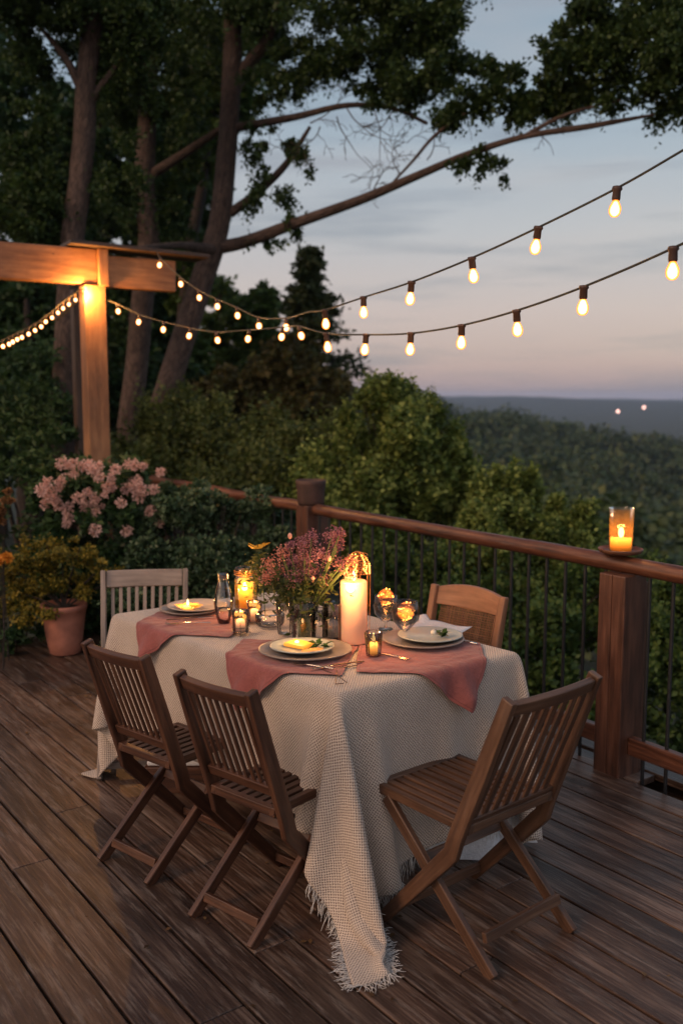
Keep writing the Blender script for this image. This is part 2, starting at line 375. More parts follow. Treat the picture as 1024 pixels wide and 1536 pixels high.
M['white'] = linen('white_linen', (.62, .62, .64))
M['ambercloth'] = linen('amber_linen', (.75, .34, .06))

# ------------------------------------------------------------------ world, sun
w = bpy.data.worlds.new('World'); bpy.context.scene.world = w; w.use_nodes = True; nt = w.node_tree; nt.nodes.clear()
out = nt.nodes.new('ShaderNodeOutputWorld'); bg = nt.nodes.new('ShaderNodeBackground'); nt.links.new(bg.outputs[0], out.inputs[0])
tc = nt.nodes.new('ShaderNodeTexCoord'); sp = nt.nodes.new('ShaderNodeSeparateXYZ'); nt.links.new(tc.outputs['Generated'], sp.inputs[0])
el = math_(nt, 'MAXIMUM', sp.outputs[2], 0.)
# elevation (sine) -> dusk colours
base = ramp(nt, el, [(0., (.235, .185, .20)), (.035, (.30, .225, .23)), (.09, (.33, .265, .27)), (.17, (.285, .28, .30)), (.27, (.20, .24, .285)), (.42, (.115, .175, .235)), (.8, (.085, .13, .19))])
cl = nt.nodes.new('ShaderNodeTexNoise'); cl.inputs['Scale'].default_value = 2.3; cl.inputs['Detail'].default_value = 7; cl.inputs['Roughness'].default_value = .55
nt.links.new(mapping(nt, tc.outputs['Generated'], (1.5, 1.5, 15)), cl.inputs[0])
cf = ramp(nt, cl.outputs[0], [(.50, (0, 0, 0)), (.68, (1, 1, 1))])
base = mix(nt, base, (.135, .15, .19), math_(nt, 'MULTIPLY', cf, .62))
cl2 = nt.nodes.new('ShaderNodeTexNoise'); cl2.inputs['Scale'].default_value = 1.7; cl2.inputs['Detail'].default_value = 6
nt.links.new(mapping(nt, tc.outputs['Generated'], (1.2, 1.2, 7)), cl2.inputs[0])
base = mix(nt, base, (.34, .29, .28), math_(nt, 'MULTIPLY', ramp(nt, cl2.outputs[0], [(.5, (0, 0, 0)), (.75, (1, 1, 1))]), .45))
sky = nt.nodes.new('ShaderNodeTexSky'); sky.sky_type = 'NISHITA'; sky.sun_disc = False; sky.sun_elevation = R(4); sky.sun_rotation = R(238)
add = mix(nt, base, mix(nt, sky.outputs[0], (0, 0, 0), .97), 1., 'ADD')
back = math_(nt, 'ADD', 1.1, math_(nt, 'MULTIPLY', math_(nt, 'MAXIMUM', math_(nt, 'MULTIPLY', sp.outputs[1], -1), 0.), .8))   # the afterglow side of the sky is brighter
glw = math_(nt, 'MAXIMUM', math_(nt, 'ADD', math_(nt, 'MULTIPLY', sp.outputs[0], -.75), math_(nt, 'MULTIPLY', sp.outputs[1], -.62)), 0.)
add = mix(nt, add, mix(nt, (0, 0, 0), (.30, .15, .06), glw), 1., 'ADD')
nt.links.new(add, bg.inputs[0]); nt.links.new(back, bg.inputs[1])
sun_d = bpy.data.lights.new('sun', 'SUN'); sun = bpy.data.objects.new('sun', sun_d); C.objects.link(sun)
sun_d.energy = 1.05; sun_d.angle = R(20); sun_d.color = (1, .62, .38)
sun.rotation_euler = (R(56), 0, R(-58))      # light travels from the low left behind the viewer
def lamp(loc, w_, col=(1, .50, .18), r=.02, parent=None):
    d = bpy.data.lights.new('glow', 'POINT'); d.energy = w_ * 1.4; d.color = col; d.shadow_soft_size = r
    o = bpy.data.objects.new('glow', d); C.objects.link(o); o.location = [float(q) for q in loc]
    if parent: o.parent = parent
    return o
sc = bpy.context.scene
sc.cycles.max_bounces = 6; sc.cycles.diffuse_bounces = 3; sc.cycles.glossy_bounces = 3; sc.cycles.transmission_bounces = 4; sc.cycles.transparent_max_bounces = 14; sc.cycles.volume_bounces = 0
sc.view_settings.view_transform = 'Standard'; sc.view_settings.look = 'None'; sc.view_settings.exposure = .5; sc.view_settings.gamma = 1

# ------------------------------------------------------------------ terrain
RV = np.array([-.559, .829]); RN = np.array([.829, .559]); RP = np.array([1.27, 4.15]); S0 = RN @ RP
def hgt(x, y):
    s = np.maximum(RN[0] * x + RN[1] * y - S0 - .2, 0); r = np.hypot(x, y); az = np.degrees(np.arctan2(x, y))
    z = -.45 - 28 * (1 - np.exp(-s / 55))
    A = np.interp(az, [-60, -10, 3.5, 8, 20, 35, 60], [22, 23, 21.5, 16, 5, 3, 2])
    z = z + A * np.exp(-((r - 300) / 115) ** 2)
    far = 1 / (1 + np.exp(-(r - 1750) / 260)); z = z + far * (33 + 6 * np.sin(x / 330 + 1) + 4 * np.sin(x / 150 + y / 420) + 2.2 * np.sin(x / 67 + 1) + 1.3 * np.sin(x / 29 + y / 90))
    return z
rr = np.concatenate([[0], np.geomspace(1.5, 3600, 110)]); aa = np.linspace(0, 2 * math.pi, 241)
RR, AA = np.meshgrid(rr, aa, indexing='ij'); X, Y = RR * np.sin(AA), RR * np.cos(AA) + 2
Zg = hgt(X, Y) + np.where(RR > 8, np.sin(X * .9) * np.cos(Y * .7) * .12, 0)
m, nt, o = new_mat('woodland_ground'); tc = nt.nodes.new('ShaderNodeTexCoord'); n1 = noise(nt, tc.outputs['Object'], .05, 8, .65); n2 = noise(nt, tc.outputs['Object'], 6, 6)
c = ramp(nt, n1, [(.35, (.016, .026, .012)), (.6, (.035, .045, .02)), (.75, (.05, .045, .028))]); c = mix(nt, c, ramp(nt, n2, [(.3, (.5, .5, .5)), (.7, (1.2, 1.2, 1.2))]), .8, 'MULTIPLY')
bsdf(nt, o, c, .95, bump(nt, n2, .6, .05)); M['ground'] = m
g = grid_mesh('ground', np.stack([X, Y, Zg], -1), M['ground']); tag(g, kind='structure')

# haze
hz = MB().box((0, 300, -1), (4600, 4600, 38))
# box top 37, bottom -39: encloses camera, wood and far hills
hm, nt, o = new_mat('haze_air'); vol = nt.nodes.new('ShaderNodeVolumePrincipled'); vol.inputs['Color'].default_value = (.50, .68, 1, 1); vol.inputs['Density'].default_value = .00022; vol.inputs['Anisotropy'].default_value = 0.
nt.links.new(vol.outputs[0], o.inputs['Volume'])
hz = hz.build('haze', hm); tag(hz, kind='stuff')

# ------------------------------------------------------------------ deck
def deck():
    az = -36.5; v = np.array([math.sin(R(az)), math.cos(R(az))]); n = np.array([v[1], -v[0]])   # n points to the railing
    sN = n @ (RP + RN * .13); mb = MB(); W_, gap = .136, .0105; s = sN + .55
    rnd = random.Random(3)
    while s > -3.6:
        s0, s1 = s - W_, s; smid = (s0 + s1) / 2
        t0, t1 = -2.2, 6.62 + rnd.uniform(-.02, .02)
        # end the board where it meets the rim under the railing
        def clip(ss, t):   # signed distance past rail line
            p = n * ss + v * t; return RN @ p - (S0 + .10)
        # rail line direction differs by 2.5 degrees: find t where board crosses it
        a, b = clip(s1, t0), clip(s1, t1)
        if a > 0 and b > 0: s -= W_ + gap; continue
        if a * b < 0:
            tc_ = t0 + (t1 - t0) * (-a) / (b - a)
            if b > 0: t1 = tc_
            else: t0 = tc_
        cuts = [t0]; t = t0 + rnd.uniform(.6, 3.2)
        while t < t1 - .4: cuts.append(t); t += rnd.uniform(2.4, 3.8)
        cuts.append(t1)
        for a, b in zip(cuts[:-1], cuts[1:]):
            dz = rnd.uniform(-.0025, .0)
            p0, p1 = n * smid + v * (a + .002), n * smid + v * (b - .002)
            mb.bar((*p0, -.016 + dz), (*p1, -.016 + dz), W_, .032, (*n, 0))
        s -= W_ + gap
    return mb.build('deck', M['deck'], None, .003)
tag(deck(), kind='structure')
# rim board under the railing and joists/shadow underneath
p0, p1 = RP + RN * .17 - RV * 4.2, RP + RN * .17 + RV * 3.4
tag(MB().bar((*p0, -.012), (*p1, -.012), .13, .034, (*RN, 0)).bar((*(p0 + RN * .08), -.17), (*(p1 + RN * .08), -.17), .03, .28, (*RN, 0)).build('deck_rim', M['deck'], None, .003), kind='structure')
mb = MB()
for k in range(12):
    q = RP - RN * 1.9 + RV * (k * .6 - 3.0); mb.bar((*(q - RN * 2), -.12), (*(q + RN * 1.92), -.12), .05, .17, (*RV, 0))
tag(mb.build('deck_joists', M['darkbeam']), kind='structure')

# fallen leaves and grit scattered over the boards
rl = np.random.default_rng(4); nl = 150
xy = np.stack([rl.uniform(-2.4, 1.9, nl), rl.uniform(1.7, 6.4, nl)], 1); xy = xy[(xy @ RN < S0 - .05)]; xy = np.repeat(xy, rl.integers(1, 3, len(xy)), 0) + 0.0
xy = xy + rl.normal(size=xy.shape) * .03; dl = rl.normal(size=(len(xy), 3)); dl[:, 2] = np.abs(dl[:, 2]) * .12
fl_ = leaf_mesh('fallen_leaves', np.concatenate([xy, np.full((len(xy), 1), .003)], 1), .022, leafmat('dry_leaf', [(.03, .015, .008), (.10, .05, .02), (.16, .10, .05)], .1), d=dl, up=3, wid=.3); fl_['kind'] = 'stuff'
# ------------------------------------------------------------------ railing
def rpt(t, z, off=0.): p = RP + RV * t + RN * off; return (*p, z)
rail = thing('deck_railing', 'red brown wooden railing with thin black iron balusters along the deck edge', 'railing', (0, 0, 0))
pts, rads = [], []
for k in range(60):
    t = -4.1 + k * (2.68 + 4.1 + 0) / 59; wob = .0015 * math.sin(t * 2.1) + .0012 * math.sin(t * 5); pts.append(rpt(t, .965 + wob, .002 * math.sin(t * 2.7))); rads.append(.038 + .0012 * math.sin(t * 3 + 1) + .0008 * math.sin(t * 17))
MB().tube(pts, rads, 18).build('handrail', M['rail'], rail)
pts = [rpt(2.68 + k * .1, .965 + .004 * math.sin(k), 0) for k in range(0, 36)]
MB().tube(pts, .040, 14).build('handrail', M['rail'], rail)
for a, b in ((-4.1, -.075), (.075, 2.56), (2.73, 6.1)):
    MB().bar(rpt(a, .142), rpt(b, .142), .045, .082, (*RN, 0)).build('bottom_rail', M['rail'], rail, .006)
def rpost(t, top, name='post', w_=.15):
    q = MB(); c_ = RP + RV * t; rot = np.stack([[*RN, 0], [*RV, 0], [0, 0, 1]], 1)
    # two planks bolted side by side plus a cheek board
    for s_ in (-1, 1): q.box((*(c_ + RV * s_ * .037), top / 2 - .06), (w_ / 2, .0362, top / 2 + .06), rot)
    q.box((*(c_ - RV * .0 + RN * .089), top / 2 - .08), (.012, .062, top / 2 + .04), rot)
    return q.build(name, M['post'], rail, .006)
rpost(0, .925); rpost(2.645, .99); rpost(-4.15, 1.06)
k = 0; t = -4.05
while t < 6.0:
    if min(abs(t), abs(t - 2.645)) > .085:
        MB().tube([rpt(t, -.14, .0), rpt(t, .94, .0)], .0085, 8).build('baluster', M['iron'], rail)
    t += .122
# ------------------------------------------------------------------ things on the railing
fp = rpt(2.645, .99)
cp = thing('post_planter', 'dark rusty pot standing on the far railing post', 'pot', fp)
MB().lathe([(.0, 0), (.085, 0), (.093, .02), (.095, .10), (.102, .14), (.106, .165), (.10, .17), (.092, .16), (.085, .10), (.0, .09)], n=28).build('pot_body', plain('rusty_pot', (.05, .024, .018), .7, .5, 12), cp)
gl = rpt(.02, 1.012, -.0)
tray = tag(MB().lathe([(0, 0), (.075, 0), (.092, .006), (.1, .02), (.097, .024), (.085, .012), (0, .01)], gl, 40).build('round_tray', M['teak']), 'round dark wooden tray on the railing above the near post', 'tray')
tray.location = (0, 0, 0)
hl = thing('hurricane_lamp', 'amber glass hurricane candle glowing on the tray over the near railing post', 'candle', (gl[0], gl[1], gl[2] + .0105))
MB().lathe([(.0, .002), (.05, .002), (.052, .01), (.0525, .1), (.054, .185), (.058, .195)], n=40).build('glass_cylinder', glass('orange_tint_glass', (1, .86, .66), 1.45, .03, .12, (1, .5, .15)), hl)
MB().lathe([(.0, .004), (.046, .004), (.046, .055), (.04, .058), (.0, .054)], n=32).build('candle', glowwax('rail_candle_wax', (.7, .28, .05), (1, .35, .04), .062, .035, 1.6), hl)
MB().ball((0, 0, .085), .013, 12, 10, 1.9).build('flame', M['flame'], hl)
lamp((0, 0, .10), 1.1, r=.015, parent=hl)

# ------------------------------------------------------------------ pergola
pb = np.array([-1.99, 7.62]); bd = np.array([.86, .51]); bd /= np.linalg.norm(bd); bn = np.array([bd[1], -bd[0]])
perg = thing('pergola', 'pine pergola post and beam with warm lights hung from it', 'pergola', (0, 0, 0))
rotb = np.stack([[*bd, 0], [-bd[1], bd[0], 0], [0, 0, 1]], 1)
ztop = at(145, 432, 7.6)[2]
MB().box((*pb, ztop / 2 - .3), (.086, .086, ztop / 2 + .3), rotb).build('post', M['beam'], perg, .008)
pb2 = pb - bd * 4.2
MB().box((*pb2, ztop / 2 - .3), (.086, .086, ztop / 2 + .3), rotb).build('post', M['beam'], perg, .008)
zb = ztop + .14
MB().bar((*(pb - bd * 4.6), zb + .005), (*(pb + bd * .03), zb + .005), .11, .275, (bn[0], bn[1], 0)).build('beam', M['beam'], perg, .008)
MB().bar((*(pb + bd * .115), zb - .025), (*(pb + bd * .69), zb - .025), .10, .25, (bn[0], bn[1], 0)).build('beam', M['beam'], perg, .008)
MB().box((*(pb + bd * .07 + bn * .02), zb - .002), (.039, .08, .145), rotb).build('bracket_block', M['beam'], perg, .006)
MB().bar((*(pb - bd * .2), zb + .17), (*(pb + bd * .95), zb + .145), .32, .03, (bn[0], bn[1], 0)).build('cap_board', M['darkbeam'], perg, .004)
MB().bar((*(pb - bd * .2 + bn * -.35 ), ztop - .25), (*(pb + bd * .0 + bn * -.12), ztop - .02), .02, .02, (bn[0], bn[1], 0)).build('hook', M['iron'], perg)
dk = thing('dark_post', 'dark post standing in shadow just behind the pine pergola post', 'post', (0, 0, 0))
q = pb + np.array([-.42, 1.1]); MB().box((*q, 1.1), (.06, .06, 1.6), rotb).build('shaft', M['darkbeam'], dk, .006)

# ------------------------------------------------------------------ string lights
def catm(P, n=6):
    P = [np.array(p, float) for p in P]; P = [2 * P[0] - P[1]] + P + [2 * P[-1] - P[-2]]; o_ = []
    for i in range(1, len(P) - 2):
        for k in range(n):
            t = k / n; a, b, c, d = P[i - 1:i + 3]
            o_.append(.5 * ((2 * b) + (c - a) * t + (2 * a - 5 * b + 4 * c - d) * t * t + (3 * b - a - 3 * c + d) * t ** 3))
    o_.append(P[-2]); return o_
def string(label, pts, bulbs, big, ends=(), tilt=.0, power=1.0):
    root = thing('string_lights', label, 'string lights', (0, 0, 0), group='warm string lights strung over the deck')
    MB().tube(catm([at(*p) for p in pts]), .0042 if big else .003, 6).build('cable', M['cable'], root)
    for i, (x, y, dep) in enumerate(bulbs):
        p = at(x, y, dep); tl = random.uniform(-.12, .12) + tilt
        if big:
            s_ = MB().lathe([(.0, .006), (.016, .004), (.018, -.004), (.0135, -.010), (.0145, -.036), (.012, -.042), (.0, -.042)], n=14)
            gl_ = MB().lathe([(.0, -.042), (.010, -.042), (.0135, -.050), (.0195, -.063), (.0210, -.074), (.0185, -.086), (.011, -.095), (0.0002, -.098)], n=14)
        else:
            s_ = MB().lathe([(.0, .004), (.007, .002), (.008, -.03), (.0, -.03)], n=8)
            gl_ = MB().ball((0, 0, -.044), .0155, 12, 8, 1.12)
        s = s_.build('socket', M['socket'], root); s.location = p; s.rotation_euler = (random.uniform(-.1, .1), tl, 0)
        b = gl_.build('bulb', M['bulb'], s)
        if power: lamp((0, 0, -.09 if big else -.045), power, r=.02, parent=s)
    return root
A_b = [(925, 282, 3.15), (807, 341, 3.4), (707, 387, 3.65), (617, 423, 3.95), (545, 446, 4.35), (487, 465, 4.75)]
A_l = [(429, 477, 5.5), (388, 476, 6.0), (355, 461, 6.35), (324, 448, 6.65), (298, 435, 6.9), (270, 415, 7.15), (241, 387, 7.35)]
string('upper of two warm bulb strings across the sky, its left end on the beam tip',
       [(1420, -40, 2.3), (1150, 150, 2.75)] + [(1024, 225, 2.95)] + A_b + [(462, 468, 5.1)] + A_l + [(236, 378, 7.5)], A_b, True)
B_b = [(1009, 372, 2.85), (875, 430, 3.2), (774, 466, 3.5), (692, 488, 3.8), (616, 500, 4.1), (549, 502, 4.4), (489, 500, 4.75)]
B_l = [(448, 489, 5.2), (424, 491, 5.45), (374, 495, 5.85), (324, 498, 6.25), (286, 492, 6.55), (246, 483, 6.85), (210, 472, 7.05), (176, 456, 7.25)]
string('lower of two warm bulb strings across the sky, its left end on the pine post',
       [(1420, 120, 2.0), (1150, 300, 2.55)] + B_b + B_l + [(160, 450, 7.5)], B_b, True)
# the smaller globes on the left halves belong to the same strings
roots = [o for o in C.objects if o.name.startswith('string_lights')]
for root, lst in zip(roots, (A_l, B_l)):
    for (x, y, dep) in lst:
        p = at(x, y, dep); s = MB().lathe([(.0, .004), (.010, .002), (.011, -.035), (.0, -.035)], n=8).build('socket', M['socket'], root)
        s.location = p; s.rotation_euler = (0, random.uniform(-.25, .25), 0)
        MB().ball((0, 0, -.055), .0195, 12, 8, 1.25).build('bulb', M['bulb'], s); lamp((0, 0, -.055), 1.1, r=.025, parent=s)
FL = [(340, 305), (312, 325), (285, 343), (260, 363), (238, 385), (210, 403), (185, 425), (157, 442), (132, 458), (101, 473), (80, 482), (58, 493), (38, 503), (13, 513), (-15, 522)]
FL = [(x / 3.01, 340 + y / 3.01, 7.45 - i * .05) for i, (x, y) in enumerate(FL)]
string('string of small warm bulbs drooping to the left from the top of the pine post', [(124, 430, 7.5)] + [(x, y - 1, d) for x, y, d in FL] + [(-80, 520, 6.6)], FL, False, power=.3)
pl = thing('post_lamp', 'small bright amber lamp at the top of the pine post under the beam', 'lamp', at(129, 433, 7.40))
MB().lathe([(0, .02), (.05, .02), (.055, .0), (0, 0)], n=16).build('lamp_cap', M['socket'], pl)
MB().ball((0, 0, -.018), .035, 12, 8, .5).build('bulb', M['bulb'], pl)
lamp((.02, -.10, -.06), 24, (1, .42, .10), .03, pl)

# ------------------------------------------------------------------ table frame
TA, TB, TC = onz(508, 1040, .76), onz(168, 920, .76), onz(780, 978, .76)
Lb, Wa = np.linalg.norm(TB - TA), np.linalg.norm(TC - TA)
eb, ea = (TB - TA) / Lb, (TC - TA) / Wa
na = -np.array([ea[0], ea[1], 0]); 
def tl(a, b, z): p = TA + ea * a + eb * b; return np.array([p[0], p[1], z])     # a along the short side, b along the long side
tab = thing('dining_table', 'long wooden table hidden under the woven cloth', 'table', tl(Wa / 2, Lb / 2, 0))
ct = tl(Wa / 2, Lb / 2, 0)
def quad_prism(mb, pts, z0, z1):
    n_ = len(pts); V = [(p[0] - ct[0], p[1] - ct[1], z0) for p in pts] + [(p[0] - ct[0], p[1] - ct[1], z1) for p in pts]
    F = [tuple(range(n_))[::-1], tuple(range(n_, 2 * n_))] + [(i, (i + 1) % n_, n_ + (i + 1) % n_, n_ + i) for i in range(n_)]
    return mb.add(V, F)
quad_prism(MB(), [tl(.02, .02, 0), tl(Wa - .02, .02, 0), tl(Wa - .02, Lb - .02, 0), tl(.02, Lb - .02, 0)], .715, .748).build('tabletop', M['teak'], tab)
for a in (.12, Wa - .12):
    for b in (.14, Lb - .14):
        p = tl(a, b, 0) - ct; MB().box((p[0], p[1], .357), (.03, .03, .357)).build('leg', M['teak'], tab, .004)

# ------------------------------------------------------------------ tablecloth: drape relaxed from flat under gravity
def drape():
    ha, hb = Wa / 26, Lb / 46; ia_, ib_ = (14, 14), (17, 15)   # overhang rows: chair side, rail side; camera end, far end
    ol, of, ob = ia_[0] * ha, ib_[0] * hb, ib_[1] * hb
    ga = np.arange(-ia_[0], 26 + ia_[1] + 1) * ha; gb = np.arange(-ib_[0], 46 + ib_[1] + 1) * hb
    Ra, Rb = np.meshgrid(ga, gb, indexing='ij'); Ra0, Rb0 = Ra.copy(), Rb.copy()
    # sewn with fullness: the skirt flares, which gives the hanging folds
    tb, ta = np.clip(-Rb0 / of, 0, 1), np.clip(-Ra0 / ol, 0, 1)
    Ra = Ra + np.where((Rb0 < 0), (np.clip(Ra0, 0, Wa) - Wa * .55) * .36 * tb, 0); Rb = Rb + np.where(Ra0 < 0, (np.clip(Rb0, 0, Lb) - Lb * .5) * .16 * ta, 0)
    Rb = Rb * np.where(Rb0 < 0, 1 + .26 * np.clip(1 - Ra0 / (Wa * .6), 0, 1), 1)
    # longer corner towards the viewer trails on the boards
    k = np.clip(-Ra0 / ol, 0, 1) * np.clip(-Rb0 / of, 0, 1); Ra = Ra * (1 - .04 * k); Rb = Rb * (1 - .17 * k)
    k = np.clip(-Ra0 / ol, 0, 1) * np.clip((Rb0 - Lb) / ob, 0, 1); Ra = Ra * (1 + .0 * k)
    k = np.clip((Ra0 - Wa) / .4, 0, 1) * np.clip(-Rb0 / of, 0, 1); Ra = Ra - (Ra0 - Wa) * .22 * k; Rb = Rb * (1 - .22 * k)
    UV = np.stack([Ra, Rb], -1); kA = np.clip(-Ra0 / ol, 0, 1) * np.clip(-Rb0 / of, 0, 1)
    P = np.stack([Ra, Rb, np.full_like(Ra, .757)], -1)
    r_ = -.001
    inside = (Ra0 > r_) & (Ra0 < Wa - r_) & (Rb0 > r_) & (Rb0 < Lb - r_)
    out_ = np.maximum(np.maximum(-Ra, Ra - Wa), np.maximum(-Rb, Rb - Lb)).clip(0)
    rs = np.random.default_rng(5); P[..., 2] -= out_ * .15; P[..., 2] += .085 * tb * (Rb0 < 0) * np.sin(Ra0 * 2 * math.pi / .19 + 1.2) + .04 * ta * (Ra0 < 0) * np.sin(Rb0 * 2 * math.pi / .26); P[..., :2] += rs.normal(size=P.shape[:2] + (2,)) * .003 * (~inside)[..., None]
    W = (~inside).astype(float); Vv = np.zeros_like(P); Rst = np.stack([Ra, Rb], -1)
    def cons(sa, sb, stiff):
        pa, pb_ = P[sa], P[sb]; L0 = np.linalg.norm(Rst[sa] - Rst[sb], axis=-1); wa, wb = W[sa], W[sb]
        d = pb_ - pa; l = np.linalg.norm(d, axis=-1) + 1e-9; ws = wa + wb; ws[ws == 0] = 1
        q = (stiff * (l - L0) / (l * ws))[..., None] * d
        P[sa] = pa + q * wa[..., None]; P[sb] = pb_ - q * wb[..., None]
    S = slice; m_, n_ = Ra.shape; jobs = []
    for o1 in (0, 1):
        e = (m_ - o1) // 2; jobs.append(((S(o1, o1 + 2 * e, 2), S(None)), (S(o1 + 1, o1 + 2 * e, 2), S(None)), 1.))
        e = (n_ - o1) // 2; jobs.append(((S(None), S(o1, o1 + 2 * e, 2)), (S(None), S(o1 + 1, o1 + 2 * e, 2)), 1.))
    for o1 in (0, 1):
        e = (m_ - o1) // 2
        jobs.append(((S(o1, o1 + 2 * e, 2), S(0, n_ - 1)), (S(o1 + 1, o1 + 2 * e, 2), S(1, n_)), .6))
        jobs.append(((S(o1, o1 + 2 * e, 2), S(1, n_)), (S(o1 + 1, o1 + 2 * e, 2), S(0, n_ - 1)), .6))
    for o1 in (0, 1, 2, 3):
        if o1 % 4 < 2:
            ia = np.arange(o1, m_ - 2, 4); jobs.append(((ia, S(None)), (ia + 2, S(None)), .035)); ib = np.arange(o1, n_ - 2, 4); jobs.append(((S(None), ib), (S(None), ib + 2), .035))
        else:
            ia = np.arange(o1, m_ - 2, 4); jobs.append(((ia, S(None)), (ia + 2, S(None)), .035)); ib = np.arange(o1, n_ - 2, 4); jobs.append(((S(None), ib), (S(None), ib + 2), .035))
    dt = .02
    steps = 230
    for st in range(steps):
        Vv[..., 2] -= 9.8 * dt * W; Vv[..., 0] += 1.1 * dt * kA * W; Vv *= .975 if st < 140 else .93
        prev = P.copy(); P[:] = P + Vv * dt * W[..., None]
        for it in range(11):
            for j in jobs: cons(*j)
            # table block
            a, b, z = P[..., 0], P[..., 1], P[..., 2]; e = .008
            ins = (a > -e) & (a < Wa + e) & (b > -e) & (b < Lb + e) & (z < .757) & (W > 0)
            da = np.stack([a + e, Wa + e - a, b + e, Lb + e - b, .757 - z], -1)
            deep = z < .70; da[..., 4] = np.where(deep, 9, da[..., 4]); kk = np.argmin(da, -1)
            for q, (ix, val) in enumerate(((0, -e), (0, Wa + e), (1, -e), (1, Lb + e), (2, .757))):
                msk = ins & (kk == q)
                # only the table's own depth matters well below the top for the far faces
                P[..., ix][msk] = val
            fl = P[..., 2] < .006; P[..., 2][fl] = .006
            P[fl, :2] = prev[fl][:, :2] * .6 + P[fl][:, :2] * .4
        Vv = (P - prev) / dt
    return P, UV, inside
P, UV, inside = drape()
Pw = TA + ea * P[..., :1] + eb * P[..., 1:2]; Pw[..., 2] = P[..., 2]
cloth = grid_mesh('tablecloth', Pw, M['cloth'], None, UV)
tag(cloth, 'woven cream and grey dotted tablecloth draped over the dining table to the floor', 'tablecloth')
sb = cloth.modifiers.new('smooth', 'SUBSURF'); sb.levels = 2; sb.render_levels = 2
so = cloth.modifiers.new('thick', 'SOLIDIFY'); so.thickness = .003; so.offset = 1
# fringe along the hem around the trailing corner
mb = MB(); hem = [Pw[0, j] for j in range(14, -1, -1)] + [Pw[i, 0] for i in range(1, Pw.shape[0] - 12)]
inn = [Pw[1, j] for j in range(14, -1, -1)] + [Pw[i, 1] for i in range(1, Pw.shape[0] - 12)]
for k in range(len(hem) - 1):
    for q in range(9):
        t = random.random(); p = hem[k] * (1 - t) + hem[k + 1] * t; d = (hem[k] - inn[k]); d /= np.linalg.norm(d) + 1e-6
        L = random.uniform(.035, .07); pts_ = [p]
        dd = d + rng.normal(size=3) * .22
        for s_ in range(4):
            dd = dd + rng.normal(size=3) * .26 + np.array([0, 0, -.45]); dd /= np.linalg.norm(dd)
            np_ = pts_[-1] + dd * L / 4; np_[2] = max(np_[2], .003 + random.random() * .008); pts_.append(np_)
        mb.tube(pts_, [.0011, .0011, .0010, .0009, .0006], 4, False)
mb.build('fringe', plain('fringe_yarn', (.55, .52, .49), .9, .2, 40), cloth)['kind'] = 'stuff'

# white under-cloth showing beneath the hem at the camera's right
def strip(name, top, bot, mat, parent, n=30, m=10, amp=.02, wf=7):
    Pt = np.zeros((n, m, 3)); 
    for i in range(n):
        f = i / (n - 1)
        a = np.array(top[0]) * (1 - f) + np.array(top[1]) * f; b = np.array(bot[0]) * (1 - f) + np.array(bot[1]) * f
        for j in range(m):
            g_ = j / (m - 1); p = a * (1 - g_) + b * g_; p = p + np.array([math.cos(.7), -math.sin(.7), 0]) * amp * g_ * math.sin(f * wf * 2 + g_)
            Pt[i, j] = p
    uv_ = np.stack(np.meshgrid(np.linspace(0, .6, n), np.linspace(0, .5, m), indexing='ij'), -1)
    return grid_mesh(name, Pt, mat, parent, uv_)
u = strip('under_cloth', [tl(.33, .05, .70), tl(Wa - .02, .05, .70)], [tl(.38, .03, .006), tl(Wa + .06, -.03, .006)], M['white'], None, 40, 14, .045, 6)
tag(u, 'plain white under cloth showing beneath the woven cloth behind the right chair', 'cloth')

